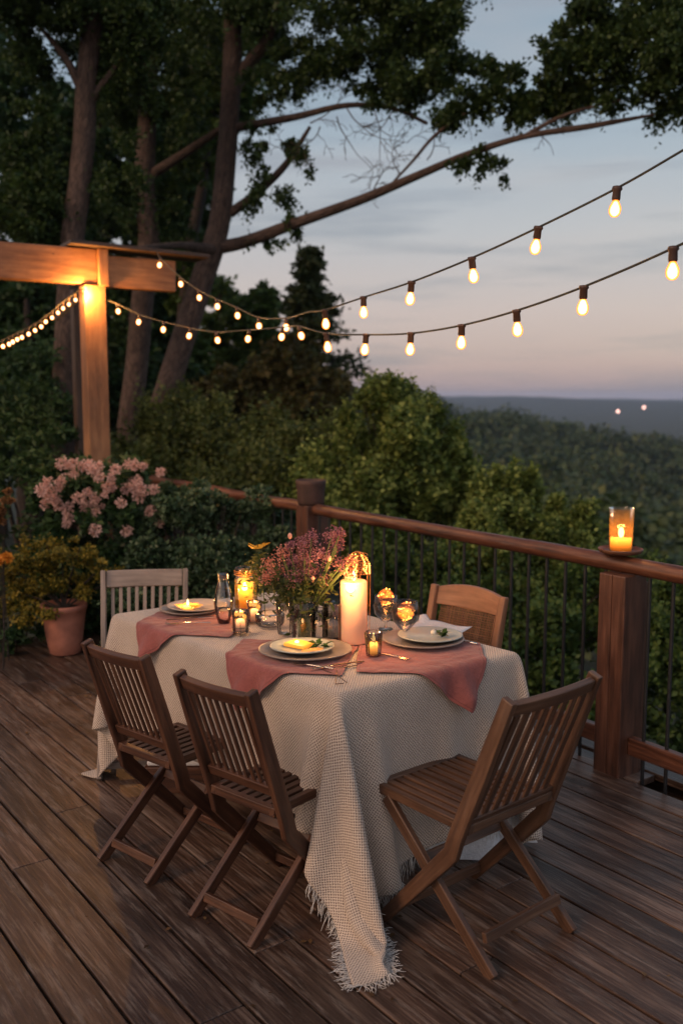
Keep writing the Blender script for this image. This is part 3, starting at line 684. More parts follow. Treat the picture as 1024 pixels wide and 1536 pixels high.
# ------------------------------------------------------------------ chairs
def fold_chair(label, wd, mat, nsl=8, toprail=.045, rearz=.06, group=None, loc=(0, 0, 0), az=0, tk=.05, slw=.022, low=.44, flare=0., y1=.50, bt=0.):
    t = thing('folding_chair', label, 'chair', loc, az, group); h = wd / 2
    def st(z):   # stile centre y at height z
        return -.045 + bt * (z - .34) / .505 + (.845 - z) * (.195 / .505) if z > .34 else .15 + (.34 - z) * (.30 / .34)
    for s in (-1, 1):
        x = s * (h - .012)
        MB().poly([(x * (1 + flare), st(.865), .865), (x * (1 + flare * .6), st(.62), .62), (x, st(.40), .40), (x, st(.34) - .004, .34), (x, .165, .318), (x, st(0.0), 0.0)], .024, [tk * .85, tk, tk * 1.05, tk * 1.1, tk * 1.1, tk * .8]).build('back_upright', mat, t, .004)
        xi = s * (h - .037)
        MB().bar((xi, -.004, .0), (xi, .465, .405), .022, .042).build('rear_leg', mat, t, .004)
    hw = h - .026; a = math.atan2(.195, .505)
    sd = np.array([0, math.sin(-a), math.cos(-a)]); sd = np.array([0, -.36, .933])
    def up(z): return (0, st(z), z)
    # top rail slightly curved
    tp = [(x_ * hw * (1 + flare) , st(.845) - .014 * (1 - (x_ ** 2)), .845 - toprail * .25) for x_ in np.linspace(-1, 1, 9)]
    q = MB()
    n_ = len(tp); V = []
    for p in tp:
        for e, g_ in ((-1, -1), (1, -1), (1, 1), (-1, 1)): V.append(np.array(p) + np.array([0, .933, .36]) * e * .012 + sd * g_ * toprail / 2)
    F, U_ = [], []
    for i in range(n_ - 1):
        for k_ in range(4):
            F.append((i * 4 + k_, i * 4 + (k_ + 1) % 4, i * 4 + 4 + (k_ + 1) % 4, i * 4 + 4 + k_)); U_.append([(i * .04, k_ * .03), (i * .04, k_ * .03 + .03), (i * .04 + .04, k_ * .03 + .03), (i * .04 + .04, k_ * .03)])
    F += [(3, 2, 1, 0), tuple(range(4 * n_ - 4, 4 * n_))]; U_ += [[(0, 0)] * 4] * 2
    q.add(V, F, U_).build('top_rail', mat, t, .004)
    MB().bar((-hw, st(low), low), (hw, st(low), low), .038, .022, sd).build('back_rail', mat, t, .003)
    for k_ in range(nsl):
        x_ = -hw + (k_ + .75) * (2 * hw) / (nsl + .5)
        MB().bar((x_, st(low + .012) + .0, low + .012), (x_ * (1 + flare), st(.825) - .006, .825 - toprail * .4), slw, .009).build('back_slat', mat, t, .0015)
    # seat
    y0, zs = .095, .425
    for s in (-1, 1): MB().bar((s * (hw - .014), y0, zs), (s * (hw - .014), y1, zs), .024, .032).build('seat_side', mat, t, .003)
    MB().bar((-hw, y1 + .012, zs), (hw, y1 + .012, zs), .026, .034, (0, 1, 0)).build('seat_front', mat, t, .004)
    MB().bar((-hw + .024, y0 + .012, zs), (hw - .024, y0 + .012, zs), .024, .03, (0, 1, 0)).build('seat_back_rail', mat, t, .003)
    ns = int((2 * hw - .06) / .036)
    for k_ in range(ns):
        x_ = -hw + .035 + (k_ + .5) * (2 * hw - .07) / ns
        MB().bar((x_, y0 + .024, zs + .007), (x_, y1 - .001, zs + .007), .024, .013).build('seat_slat', mat, t, .002)
    MB().bar((-h + .05, .045, rearz), (h - .05, .045, rearz), .032, .018, (0, .25, 1)).build('stretcher', mat, t, .003)
    MB().bar((-h + .026, .41, .052), (h - .026, .41, .052), .032, .018, (0, 0, 1)).build('stretcher', mat, t, .003)
    MB().bar((-h + .05, .30, .255), (h - .05, .30, .255), .032, .018, (0, .6, 1)).build('stretcher', mat, t, .003)
    return t
c1 = fold_chair('dark slatted folding chair nearer the potted plant, pushed against the long cloth side', .35, M['teak'], 9, .046, group='dark folding chairs on the long side', loc=(-.785, 3.205, 0), az=40, slw=.0125, low=.50, y1=.36, bt=.035)
c1.scale = (1, 1, .965); c2 = copy_tree(c1); c2.location = (-.385, 2.82, 0); c2.rotation_euler = (0, 0, -R(40)); c2['label'] = 'dark slatted folding chair on the long side nearest the fringed cloth corner'
fold_chair('worn brown folding chair at the near table end with its slatted seat fully in view', .455, M['teak4'], 8, .042, loc=(.592, 2.70, 0), az=-39.5, slw=.024, rearz=.10, flare=-.07)
fold_chair('pale grey slatted folding chair at the far table end by the potted shrub', .40, M['greywood'], 9, .085, loc=(-.965, 4.50, 0), az=172, slw=.017, flare=.06)
# cane chair
t = thing('cane_chair', 'light wooden chair with woven cane back on the railing side', 'chair', (.515, 3.97, 0), -133); wd = .39; h = wd / 2
for s in (-1, 1):
    MB().poly([(s * (h - .004), -.055, .875), (s * (h - .008), .0, .62), (s * (h - .014), .03, .43), (s * (h - .014), .0, 0)], .034, [.034, .042, .045, .034]).build('rear_leg', M['canewood'], t, .007)
    MB().bar((s * (h - .02), .41, 0), (s * (h - .02), .41, .41), .034, .034).build('front_leg', M['canewood'], t, .004)
V = []; F = []; U_ = []; n_ = 13
for i in range(n_):
    f = -1 + 2 * i / (n_ - 1); x_ = f * (h - .022); top = .868 + .022 * (1 - f * f)
    for yy, zz in ((-.068, .790), (-.044, .790), (-.050 - .012, top), (-.062 - .022, top)): V.append((x_, yy + .006 - .02 * (1 - f * f), zz))
for i in range(n_ - 1):
    for k_ in range(4):
        F.append((i * 4 + k_, i * 4 + (k_ + 1) % 4, i * 4 + 4 + (k_ + 1) % 4, i * 4 + 4 + k_)); U_.append([(i * .03, k_ * .04), (i * .03, k_ * .04 + .04), (i * .03 + .03, k_ * .04 + .04), (i * .03 + .03, k_ * .04)])
MB().add(V, F, U_).build('top_rail', M['canewood'], t, .004)
MB().bar((-h + .03, -.0, .56), (h - .03, -.0, .56), .04, .024, (0, 0, 1)).build('lower_rail', M['canewood'], t, .003)
q = MB()
for k_ in range(38):
    x_ = -h + .036 + k_ * (wd - .072) / 37; q.bar((x_, .002, .575), (x_, -.066, .80), .0026 if k_ % 2 else .0036, .003)
for k_ in range(24):
    f = k_ / 23; q.bar((-h + .034, .002 - .068 * f + .002 * (-1) ** k_, .577 + .222 * f), (h - .034, .002 - .068 * f + .002 * (-1) ** k_, .577 + .222 * f), .003, .003, (0, 0, 1))
q.build('cane_panel', M['cane'], t)
MB().box((0, .215, .43), (h - .034, .20, .02)).build('seat', M['canewood'], t, .008)

# ------------------------------------------------------------------ draped napkins
ZT = .763
def napkin(name, label, c, ang, half, side, mat=M['pink'], thick=.002, cor=0., kink=.3, group=None, sx=1.):
    """square cloth centred on table point c=(a,b), turned by ang; what passes the edge on 'side' hangs down"""
    n = 44; U = np.linspace(-half, half, n); A_, B_ = np.meshgrid(U * sx, U, indexing='ij')
    ca, sa = math.cos(R(ang)), math.sin(R(ang)); a = c[0] + A_ * ca - B_ * sa; b = c[1] + A_ * sa + B_ * ca
    wr = np.sin(A_ * 31 + B_ * 13 + 2 * np.sin(B_ * 17 + c[0] * 30)) + .7 * np.sin(B_ * 47 - A_ * 20 + 1.5 * np.sin(A_ * 23)) + .5 * np.sin(A_ * 71 + B_ * 50); z = ZT + .0024 + .0022 * np.abs(wr)
    a = a + .003 * np.sin(B_ * 19 + c[1] * 9); b = b + .003 * np.sin(A_ * 17 + 2)
    d = -a if side == 'a' else -b; d = d + .008; rad = .014
    over = np.clip(d, 0, None); ang_ = np.clip(over / rad, 0, math.pi / 2); extra = np.clip(over - rad * math.pi / 2, 0, None)
    offo = rad * np.sin(ang_); dz = rad * (1 - np.cos(ang_)) + extra
    along = b if side == 'a' else a; al0 = c[1] if side == 'a' else c[0]
    fold = (np.sin((along - al0) * 52 + 1) * .6 + np.sin((along - al0) * 27) * .6) * np.minimum(extra, .10) * kink * .8 + .001 * wr * (extra > 0)
    offo = offo + .006 + np.abs(extra) * .05 + np.minimum(extra, .10) * kink * 1.0 + fold + .008 * np.clip(over / .02, 0, 1)
    al = al0 + (along - al0) * (1 - np.clip(extra * cor, 0, .5))
    if side == 'a': a2 = np.where(over > 0, -offo + .008, a); b2 = al
    else: b2 = np.where(over > 0, -offo + .008, b); a2 = al
    z2 = z - dz; Pq = TA + ea * a2[..., None] + eb * b2[..., None]; Pq[..., 2] = z2
    uv_ = np.stack([A_, B_], -1); o_ = grid_mesh(name, Pq, mat, None, uv_)
    s_ = o_.modifiers.new('thick', 'SOLIDIFY'); s_.thickness = thick; s_.offset = 1
    s2 = o_.modifiers.new('smooth', 'SUBSURF'); s2.levels = 1; s2.render_levels = 1
    return tag(o_, label, 'napkin', group)
def tloc(x, y, z=ZT):     # table coordinates of a surveyed point on the cloth
    p = onz(x, y, z) - TA; Mx = np.array([[ea[0], eb[0]], [ea[1], eb[1]]]); return np.linalg.solve(Mx, p[:2])
napkin('napkin', 'dusty pink napkin hanging over the long edge under the far plate', (.17, 1.13), 38, .222, 'a', group='dusty pink linen napkins', sx=1.0)
napkin('napkin', 'dusty pink napkin hanging over the long edge under the front plate with the amber square', (.14, .45), 42, .222, 'a', group='dusty pink linen napkins')
napkin('napkin', 'dusty pink napkin, pointed corner hanging over the near table end by the pale green plate', (.50, .155), 48, .222, 'b', group='dusty pink linen napkins')

# ------------------------------------------------------------------ tableware
ZP = .772
def place(x, y, z=ZP): p = onz(x, y, z); return (p[0], p[1], z)
def plate(name, label, loc, r, mat, oval=1., rim=.018, deep=.006, az=0, tilt=0.):
    o_ = MB().lathe([(0, .004), (r * .6, .004), (r * .68, .003 + deep), (r * .97, rim), (r, rim + .001), (r * 1.005, rim - .003), (r * .72, .0), (r * .6, -.001), (0, -.001)], n=56, oval=oval).build(name, mat)
    o_.location = loc; o_.rotation_euler = (tilt, 0, -R(az)); return tag(o_, label, 'plate')
plate('charger_plate', 'wide brown grey charger plate at the front of the table', place(458, 979), .172, M['ceramic2'], .92)
plate('salad_plate', 'small grey green plate on the front charger, holding the amber square', place(453, 973, .785), .118, M['ceramic3'], .92, .014)
plate('charger_plate', 'grey charger plate at the railing side of the table under a pale plate', place(634, 963), .158, M['ceramic2'], .95)
plate('dinner_plate', 'pale green white plate with herbs on the right charger', place(645, 956, .785), .125, M['ceramic3'], .95, .014)
plate('charger_plate', 'brown rimmed charger plate at the far left end of the table', place(286, 917), .135, M['ceramic2'], .95)
plate('dinner_plate', 'pink brown plate with a lit tealight at the far left end', place(296, 911, .787), .130, M['ceramic'], .95, .013)

def flame(parent, z, r=.006, w_=.5, x=0, y=0):
    MB().lathe([(.0003, 0), (r * .8, r * .8), (r, r * 1.8), (r * .55, r * 3.4), (.0003, r * 5)], (x, y, z), 10).build('flame', M['flame'], parent)
    if w_: lamp((x, y, z + r * 3 + .012), w_, r=.012, parent=parent)
# folded amber napkin on the front plate, with added glow and flame
t = thing('glowing_napkin', 'square amber napkin on the front plate with an added glow and flame', 'candle', place(449, 969, .7915), 35)
q = MB().box((0, 0, .007), (.048, .036, .007)); q.build('wax', glowwax('square_glow', (.8, .36, .06), (1, .36, .03), .012, .03, .42), t, .004)  # napkin body drawn as wax, its lit look put into the emission
MB().ball((-.008, -.005, .0165), .0085, 10, 6, .6).build('flame', M['flame'], t); lamp((-.008, -.005, .05), .25, parent=t)  # bright spot on the napkin, made with an added flame and lamp
tag(MB().poly([tuple(np.array(place(452, 978, .7935))), tuple(np.array(place(470, 974, .795))), tuple(np.array(place(486, 974, .7945)))], .04, .0025, (0, 1, 0)).build('napkin_strip', M['ambercloth'], None, .001), 'small folded orange cloth strip beside the amber square', 'napkin')
# leaves on the plates
def herb(label, loc, n, spread, L, mat, cat='herb'):
    P_ = rng.normal(size=(n, 3)) * [spread, spread * .5, .003] + [0, 0, .008]; P_[:, 2] = np.maximum(P_[:, 2], .003); d = rng.normal(size=(n, 3)) * [1, 1, .25] + [0, 0, .2]
    o_ = leaf_mesh('herb_sprig', P_, L, mat, d=d, up=1.2); o_.location = loc; return tag(o_, label, cat)
M['leafdark'] = leafmat('herb_leaf', [(.02, .05, .012), (.05, .11, .03)], .2, .4)
herb('dark green leaf lying beside the amber square on the front plate', place(480, 970, .7965), 16, .014, .03, M['leafdark'])
herb('green herb sprig on the pale plate of the right setting', place(662, 953, .797), 26, .012, .032, M['leafdark'])
q = MB().ball((0, 0, .012), .012, 14, 10, .9); o_ = q.build('garlic_bulb', plain('pale_bulb', (.6, .58, .52), .4, .3, 60)); o_.location = place(650, 953, .797); tag(o_, 'small pale bulb beside the green sprig on the right plate', 'food')
# amber tealight on far plate
t = thing('tealight', 'amber leaf shaped tealight glowing on the far left plate', 'candle', place(282, 915, .793))
MB().lathe([(0, 0), (.02, 0), (.024, .012), (.02, .02), (0, .018)], n=20).build('cup', glowwax('tea_wax', (.8, .4, .1), (1, .45, .08), .02, .012, 2.2), t)
P_ = np.zeros((26, 3)); P_[:, 2] = .006; aa_ = np.linspace(0, 6.28, 26); leaf_mesh('petal', P_, .055, glowwax('petal_glow', (.8, .35, .05), (1, .4, .05), .008, .02, .5), t, d=np.stack([np.cos(aa_), np.sin(aa_), .15 + .2 * rng.random(26)], 1), up=1.5)
flame(t, .02, .006, .35)

# vases and glasses
def vessel(name, label, cat, loc, prof, mat, inner=None, n=36, oval=1., part='glass'):
    t_ = thing(name, label, cat, loc); MB().lathe(prof, n=n).build(part, mat, t_); return t_
def walls(prof, th=.0025):
    return prof + [(max(r_ - th, .001), z_ + (.004 if i == len(prof) - 1 else 0)) for i, (r_, z_) in list(enumerate(prof))[::-1] if r_ > .002] + [(0, prof[0][1] + .008)]
# tall bottle shaped hurricane on the left
b_ = vessel('glass_carafe', 'faceted clear glass carafe between the far left plate and the orange jar candle', 'carafe', place(336, 934), walls([(0, 0), (.026, 0), (.034, .03), (.044, .085), (.042, .10), (.023, .175), (.022, .178), (.023, .205)]), M['glass'], n=10)
MB().lathe([(0, .006), (.024, .006), (.031, .03), (.037, .06), (0, .06)], n=10).build('water', M['glass'], b_)
# orange jar candle
t = thing('jar_candle', 'orange candle glowing in a round glass jar at the far table edge', 'candle', place(369, 912))
MB().lathe(walls([(0, 0), (.048, 0), (.053, .008), (.053, .135), (.045, .15), (.044, .155), (.046, .18), (.047, .182)])).build('jar', M['glass'], t)
MB().lathe([(0, .006), (.049, .006), (.049, .128), (.04, .132), (0, .128)], n=36).build('wax', glowwax('orange_wax', (.85, .33, .03), (1, .36, .025), .105, .055, 1.7), t)
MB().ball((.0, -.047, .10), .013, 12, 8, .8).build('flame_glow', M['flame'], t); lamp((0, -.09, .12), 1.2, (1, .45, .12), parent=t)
MB().tube([(.05 * math.cos(k_ * .3), .05 * math.sin(k_ * .3), .15 + .0004 * k_) for k_ in range(64)], .002, 5).build('wire', M['copper'], t)
# two tealight cups in wire stands
def cup(label, x, y, s=1., lit=True, wire=True):
    t_ = thing('glass_votive', label, 'votive', place(x, y), group='small glass votives by the orange jar')
    MB().lathe(walls([(0, 0), (.030 * s, 0), (.033 * s, .006), (.031 * s, .05 * s), (.036 * s, .088 * s)]), n=28).build('glass', M['glass'], t_)
    if wire:
        for k_ in range(3):
            a_ = k_ * 2.1 + .6; MB().tube([(.046 * math.cos(a_), .046 * math.sin(a_), -.006), (.034 * math.cos(a_), .034 * math.sin(a_), .004), (.037 * math.cos(a_), .037 * math.sin(a_), .05)], .0013, 5).build('wire_leg', M['iron'], t_)
        for z_ in (.012, .026): MB().tube([(.036 * math.cos(q_ * .35), .036 * math.sin(q_ * .35), z_) for q_ in range(19)], .0012, 5).build('wire_ring', M['iron'], t_)
    if lit:
        MB().lathe([(0, .008), (.025 * s, .008), (.025 * s, .055 * s), (0, .052 * s)], n=20).build('wax', glowwax('votive_wax%d' % x, (.7, .5, .4), (1, .33, .08), .058 * s, .02, 1.3), t_)
        for k_ in range(4): MB().ball((.016 * math.cos(k_ * 1.7), .016 * math.sin(k_ * 1.7), .066 * s + .006 * k_ % .02), .0085, 10, 8, 1.2).build('ember', M['bead'], t_)
        flame(t_, .066 * s, .006, .35)
    return t_
cup('lit glass votive in a wire stand, the front one of the pair', 361, 949, 1.0)
cup('lit glass votive behind the wire stand one, nearer the vase', 382, 932, .95, True, False)
vessel('glass_dish', 'low clear glass dish standing empty between the votives and the vase', 'dish', place(405, 937), walls([(0, 0), (.055, 0), (.06, .012), (.062, .045), (.056, .05)]), M['glass'])
# tumblers
def ribbed(label, x, y, r0, r1, h_, mat, cat='glass', fill=None, fh=.5):
    t_ = thing('glass_tumbler', label, cat, place(x, y)); n_ = 48; mb_ = MB(); V = []; prof = walls([(0, 0), (r0, 0), (r0 * 1.04, .006), ((r0 + r1) / 2, h_ * .5), (r1, h_)])
    for r_, z_ in prof:
        for k_ in range(n_):
            a_ = 2 * math.pi * k_ / n_; q_ = r_ * (1 + .035 * math.cos(12 * a_)); V.append((q_ * math.cos(a_), q_ * math.sin(a_), z_))
    F = [(i * n_ + k_, i * n_ + (k_ + 1) % n_, (i + 1) * n_ + (k_ + 1) % n_, (i + 1) * n_ + k_) for i in range(len(prof) - 1) for k_ in range(n_)]
    mb_.add(V, F, None, True).build('glass', mat, t_)
    if fill: MB().lathe([(0, .008), (r0 * .9, .008), (r0 * .93, h_ * fh), (0, h_ * fh)], n=24).build('drink', fill, t_)
    return t_
ribbed('tall ribbed clear tumbler left of the flower vase', 428, 950, .030, .038, .145, M['glass'])
ribbed('tall ribbed smoky grey tumbler between the vase and the pillar candle', 500, 962, .038, .040, .15, M['glass'], fill=M['smokeglass'], fh=.75)
ribbed('slim ribbed clear tumbler in front of the vase', 478, 962, .026, .030, .125, M['glass'])
t = ribbed('short glass tumbler with an amber glow between the two front plates', 560, 983, .026, .033, .085, M['glass'])
MB().lathe([(0, .008), (.02, .008), (.02, .05), (0, .048)], n=20).build('wax', glowwax('short_wax', (.75, .4, .12), (1, .38, .05), .05, .03, .9), t); flame(t, .05, .007, .3)
# bowl glasses with fairy-light balls
def goblet(label, x, y, s):
    t_ = thing('bowl_glass', label, 'glass', place(x, y)); MB().lathe([(0, 0), (.03 * s, 0), (.03 * s, .003), (.006, .006), (.005, .028), (.02 * s, .038), (.044 * s, .065 * s), (.052 * s, .10 * s), (.046 * s, .14 * s), (.0445 * s, .14 * s), (.050 * s, .10 * s), (.042 * s, .068 * s), (.0, .044)], n=36).build('glass', M['glass'], t_); return t_
goblet('round stemmed bowl glass, the rear one of the pair', 578, 944, 1.0); goblet('round stemmed bowl glass nearest the right plate', 607, 957, 1.05)
def fairyball(label, loc, r, w_=.3, n=240):
    t_ = thing('fairy_light_ball', label, 'light ball', loc, group='amber wire balls in the bowl glasses'); P_ = []
    for k_ in range(n):
        a_, b2 = k_ * .61 + math.sin(k_ * .13), k_ * .47 + 2 * math.sin(k_ * .05); rr_ = r * (.88 + .12 * math.sin(k_ * 1.7))
        P_.append((rr_ * math.cos(a_) * math.cos(b2), rr_ * math.sin(a_) * math.cos(b2), rr_ * math.sin(b2)))
    MB().tube(P_, .0013, 4).build('wire', M['copper'], t_)
    q_ = MB()
    for k_ in range(0, n, 9): q_.ball(P_[k_], .0028, 6, 4)
    q_.build('beads', M['bead'], t_); lamp((0, 0, 0), w_, (1, .4, .1), .02, t_); return t_
p = place(578, 944); fairyball('amber wire light ball resting in the rear bowl glass', (p[0] + .0, p[1], p[2] + .135), .034)
p = place(607, 957); fairyball('amber wire light ball glowing inside the front bowl glass', (p[0] + .004, p[1], p[2] + .108), .036, .5)
# pillar candle
t = thing('pillar_candle', 'tall peach pillar candle, lit, beside the flower vase', 'candle', place(530, 963))
MB().lathe([(0, 0), (.048, 0), (.051, .004), (.051, .236), (.047, .241), (.02, .236), (0, .234)], n=44).build('wax', glowwax('pillar_wax', (.74, .45, .33), (1, .36, .06), .232, .055, 1.0), t)
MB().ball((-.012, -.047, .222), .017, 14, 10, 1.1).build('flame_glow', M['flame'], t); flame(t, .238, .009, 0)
lamp((-.02, -.10, .26), 2.0, (1, .48, .14), .02, t)
t = thing('wire_lantern', 'domed copper wire lantern with fairy lights behind the pillar candle', 'lantern', place(536, 950))
q = MB(); bd_ = MB()
for k_ in range(9):
    a_ = k_ * .7; q.tube([(.047 * math.cos(a_), .047 * math.sin(a_), 0), (.05 * math.cos(a_), .05 * math.sin(a_), .24), (.045 * math.cos(a_ + .3), .045 * math.sin(a_ + .3), .29), (.022 * math.cos(a_ + .6), .022 * math.sin(a_ + .6), .325), (0, 0, .333)], .0014, 5)
for k_ in range(70):
    a_ = k_ * .9; z_ = .245 + .075 * ((k_ * 37) % 70) / 70; r_ = .048 if z_ < .28 else .048 - (z_ - .28) * .6; bd_.ball((r_ * math.cos(a_), r_ * math.sin(a_), z_), .0026, 6, 4)
q.tube([(.049 * math.cos(k_ * .4) * (1 - .002 * k_), .049 * math.sin(k_ * .4) * (1 - .002 * k_), .235 + k_ * .0009) for k_ in range(100)], .0014, 5)
q.build('wire_frame', M['copper'], t); bd_.build('beads', M['bead'], t)

# flower vase and bouquet
vp = np.array(place(456, 962)); t = thing('flower_vase', 'clear glass vase full of stems at the table centre', 'vase', tuple(vp))
MB().lathe(walls([(0, 0), (.042, 0), (.046, .01), (.05, .08), (.058, .16)], .003), n=40).build('glass', M['glass'], t)
MB().lathe([(0, .008), (.042, .01), (.046, .08), (.049, .11), (0, .11)], n=32).build('water', glass('greenish_water', (.75, .8, .68), 1.33, .02, .1, (.1, .12, .05)), t)
bq = thing('flower_bouquet', 'loose bouquet of pink and plum blossom sprays with green stems in the vase', 'flowers', tuple(vp))
mpx = 2.59e-3
heads = [(408, 838, .032), (425, 825, .03), (440, 838, .034), (402, 858, .024), (416, 856, .03), (458, 828, .034), (455, 808, .028), (468, 800, .026), (478, 822, .034), (497, 800, .030), (508, 797, .024), (505, 815, .028), (492, 836, .034), (512, 840, .03), (465, 850, .035), (440, 860, .032), (524, 858, .024), (484, 862, .03), (526, 835, .022), (436, 815, .018)]
q = MB()
for k_ in range(46):
    a_ = random.uniform(0, 6.28); r_ = random.uniform(.005, .036); hx, hy, hr = random.choice(heads)
    e = np.array([(hx - 456) * mpx, random.uniform(-.06, .06), (962 - hy) * mpx * .97]); b0 = np.array([r_ * math.cos(a_), r_ * math.sin(a_), .012]); m0 = np.array([-.3 * e[0] * .3 + e[0] * .35, e[1] * .3, .15])
    q.tube(catm([b0, m0, e], 5), [.0018] * 11, 5)
q.build('stems', leafmat('stem_green', [(.05, .08, .025), (.10, .13, .05)], 0), bq)
Pf = np.concatenate([rng.normal(size=(420, 3)) * [.065, .05, .035] + [0, 0, .22], rng.normal(size=(260, 3)) * [.05, .04, .04] + [.0, 0, .16], rng.normal(size=(160, 3)) * [.05, .04, .03] + [-.07, 0, .20]])
leaf_mesh('foliage', Pf, .030, leafmat('bouquet_leaf', [(.02, .035, .012), (.05, .075, .02), (.10, .09, .03)], .3), bq, wid=.22)
bm_ = leafmat('plum_blossom', [(.20, .06, .10), (.36, .14, .19), (.52, .26, .30), (.28, .10, .17)], .3, .7); bm2 = leafmat('coral_blossom', [(.45, .14, .12), (.58, .24, .19), (.62, .32, .27)], .3, .7)
for hx, hy, hr in heads:
    c_ = np.array([(hx - 456) * mpx, random.uniform(-.055, .055), (962 - hy) * mpx * .97]); P_ = rng.normal(size=(230, 3)); P_ = P_ / np.linalg.norm(P_, axis=1, keepdims=True) * rng.uniform(.3, 1.35, 230)[:, None] * hr + c_
    leaf_mesh('blossom', P_, .0078, bm2 if hx < 430 or hx > 520 else bm_, bq, wid=.4)
for (x_, y_) in ((494, 833), (470, 864), (437, 800)):
    o_ = MB().ball(((x_ - 456) * mpx, -.05, (962 - y_) * mpx), .008, 10, 8, 1.5).build('bud', plain('pale_bud%d' % x_, (.75, .35, .25), .5, .2, 40), bq)
lf = thing('lily_stem', 'single yellow orange lily flower standing up behind the vase', 'flower', place(398, 925))
MB().tube([(0, 0, 0), (-.01, 0, .15), (-.03, 0, .29)], .0018, 5).build('stem', M['leafdark'], lf)
aa_ = np.linspace(0, 5.3, 7); leaf_mesh('petals', np.tile([[-.032, 0, .295]], (7, 1)), .055, leafmat('lily_petal', [(.75, .38, .04), (.8, .48, .08)], .4), lf, d=np.stack([np.cos(aa_), np.sin(aa_), .5 + 0 * aa_], 1), up=.5, wid=.2)
leaf_mesh('foliage', rng.normal(size=(200, 3)) * [.03, .03, .045] + [-.03, 0, .2], .03, leafmat('lily_leaf', [(.05, .07, .015), (.14, .13, .03)], .3), lf, wid=.2)

# cutlery
def fork(label, p0, p1, z=ZP + .002, knife=False):
    a_, b_ = np.array(onz(*p0, z)), np.array(onz(*p1, z)); L = np.linalg.norm(b_ - a_); az_ = math.degrees(math.atan2(b_[0] - a_[0], b_[1] - a_[1]))
    t_ = thing('knife' if knife else 'fork', label, 'knife' if knife else 'fork', tuple(a_), az_)
    MB().poly([(0, 0, .001), (0, L * .3, .003), (0, L * .62, .004)], .010, .003).build('handle', M['brown_metal'] if knife else M['metal'], t_, .001)
    if knife: MB().poly([(0, L * .62, .004), (0, L * .85, .003), (.002, L, .002)], .014, .0015).build('blade', M['metal'], t_, .0005)
    else:
        q_ = MB().poly([(0, L * .62, .004), (0, L * .7, .002)], .009, .002).poly([(0, L * .7, .002), (0, L * .8, .001)], .020, .002)
        for k_ in range(4): q_.poly([(-.0085 + k_ * .0057, L * .8, .001), (-.0085 + k_ * .0057, L * .9, .0), (-.0085 + k_ * .0057, L, .003)], .0028, .0015)
        q_.build('head', M['metal'], t_)
    return t_
fork('dark handled fork on the far pink napkin', (316, 934), (248, 936)); fork('long knife lying in front of the far left plate', (250, 930), (325, 926), knife=True)
fork('silver fork lying in front of the front plate', (500, 1003), (437, 995)); fork('thin knife along the pink napkin edge at the front', (545, 992), (468, 1004), knife=True)
fork('short fork with a brown handle on the right pink napkin', (572, 981), (614, 990)); fork('small brown knife behind the right plate', (688, 962), (716, 966), knife=True)
tw = MB()
for a_, b_ in (((480, 1003), (505, 1012)), ((505, 1012), (520, 1024)), ((505, 1005), (503, 1026)), ((503, 1026), (515, 1025)), ((503, 1003), (545, 996))):
    tw.tube([onz(*a_, ZT + .005), onz((a_[0] + b_[0]) / 2, (a_[1] + b_[1]) / 2, ZT + .008), onz(*b_, ZT + .003)], .0015, 5)
tag(tw.build('twig', M['brown_metal']), 'small forked brown twig on the cloth near the front corner', 'twig')
# white napkin behind right plate
Pn = np.zeros((14, 14, 3)); c0 = np.array(place(655, 943, ZT + .004)); 
for i in range(14):
    for j in range(14):
        a_, b_ = (i / 13 - .5) * .24, (j / 13 - .5) * .2; Pn[i, j] = c0 + [a_ * .8 + b_ * .5, -a_ * .55 + b_ * .8, .004 + .006 * math.sin(a_ * 30) * math.cos(b_ * 24) + (.025 if i < 2 and j > 10 else 0)]
Pn[..., 2] = np.maximum(Pn[..., 2], ZT + .003)
o_ = grid_mesh('paper_napkin', Pn, M['white'], None, np.stack(np.meshgrid(np.linspace(0, .24, 14), np.linspace(0, .2, 14), indexing='ij'), -1)); o_.modifiers.new('t', 'SOLIDIFY').thickness = .0012
tag(o_, 'white napkin tucked behind the right plate', 'napkin')
# folded white cloth on the deck under the left chair
q = MB(); p = onz(262, 1190, .0); q.box((p[0] + .02, p[1] + .1, .13), (.14, .09, .012)).box((p[0] + .03, p[1] + .1, .152), (.12, .085, .009))
pk = q.build('folded_cloth', M['white'], None, .008); tag(pk, 'folded white cloth lying on a low box under the table by the left chairs', 'cloth')
tag(MB().box((p[0] + .02, p[1] + .1, .058), (.15, .10, .058)).build('low_box', M['teak'], None, .004), 'low dark wooden box under the table carrying the white cloth', 'box')

# ------------------------------------------------------------------ potted shrub
pp = onz(92, 985, 0); pot = thing('flower_pot', 'tapered terracotta pot on the deck at the left', 'pot', (pp[0], pp[1] + .10, 0))
MB().lathe([(0, 0), (.092, 0), (.105, .01), (.12, .10), (.137, .235), (.148, .30), (.152, .303), (.155, .335), (.149, .34), (.138, .335), (.13, .30), (0, .30)], n=44).build('pot_body', M['terracotta'], pot)
MB().lathe([(0, .305), (.13, .305)], n=24).build('soil', M['soil'], pot)
sh = thing('potted_shrub', 'yellow green leafy shrub growing in the terracotta pot', 'shrub', (pp[0], pp[1] + .10, .30))
bl = [(0, 0, .17, .24, .2, .15), (-.22, .0, .22, .2, .2, .14), (.2, 0, .22, .18, .18, .12), (.0, 0, .34, .24, .2, .12), (-.3, .05, .05, .16, .15, .12), (.28, -.02, .3, .1, .1, .07), (-.1, 0, .44, .1, .1, .06), (-.38, 0, .3, .12, .12, .12), (-.42, .1, .12, .18, .15, .16), (.34, .0, .2, .12, .12, .1), (.12, 0, .42, .13, .1, .06), (-.3, 0, .42, .12, .1, .06), (-.15, -.1, .0, .2, .15, .1)]
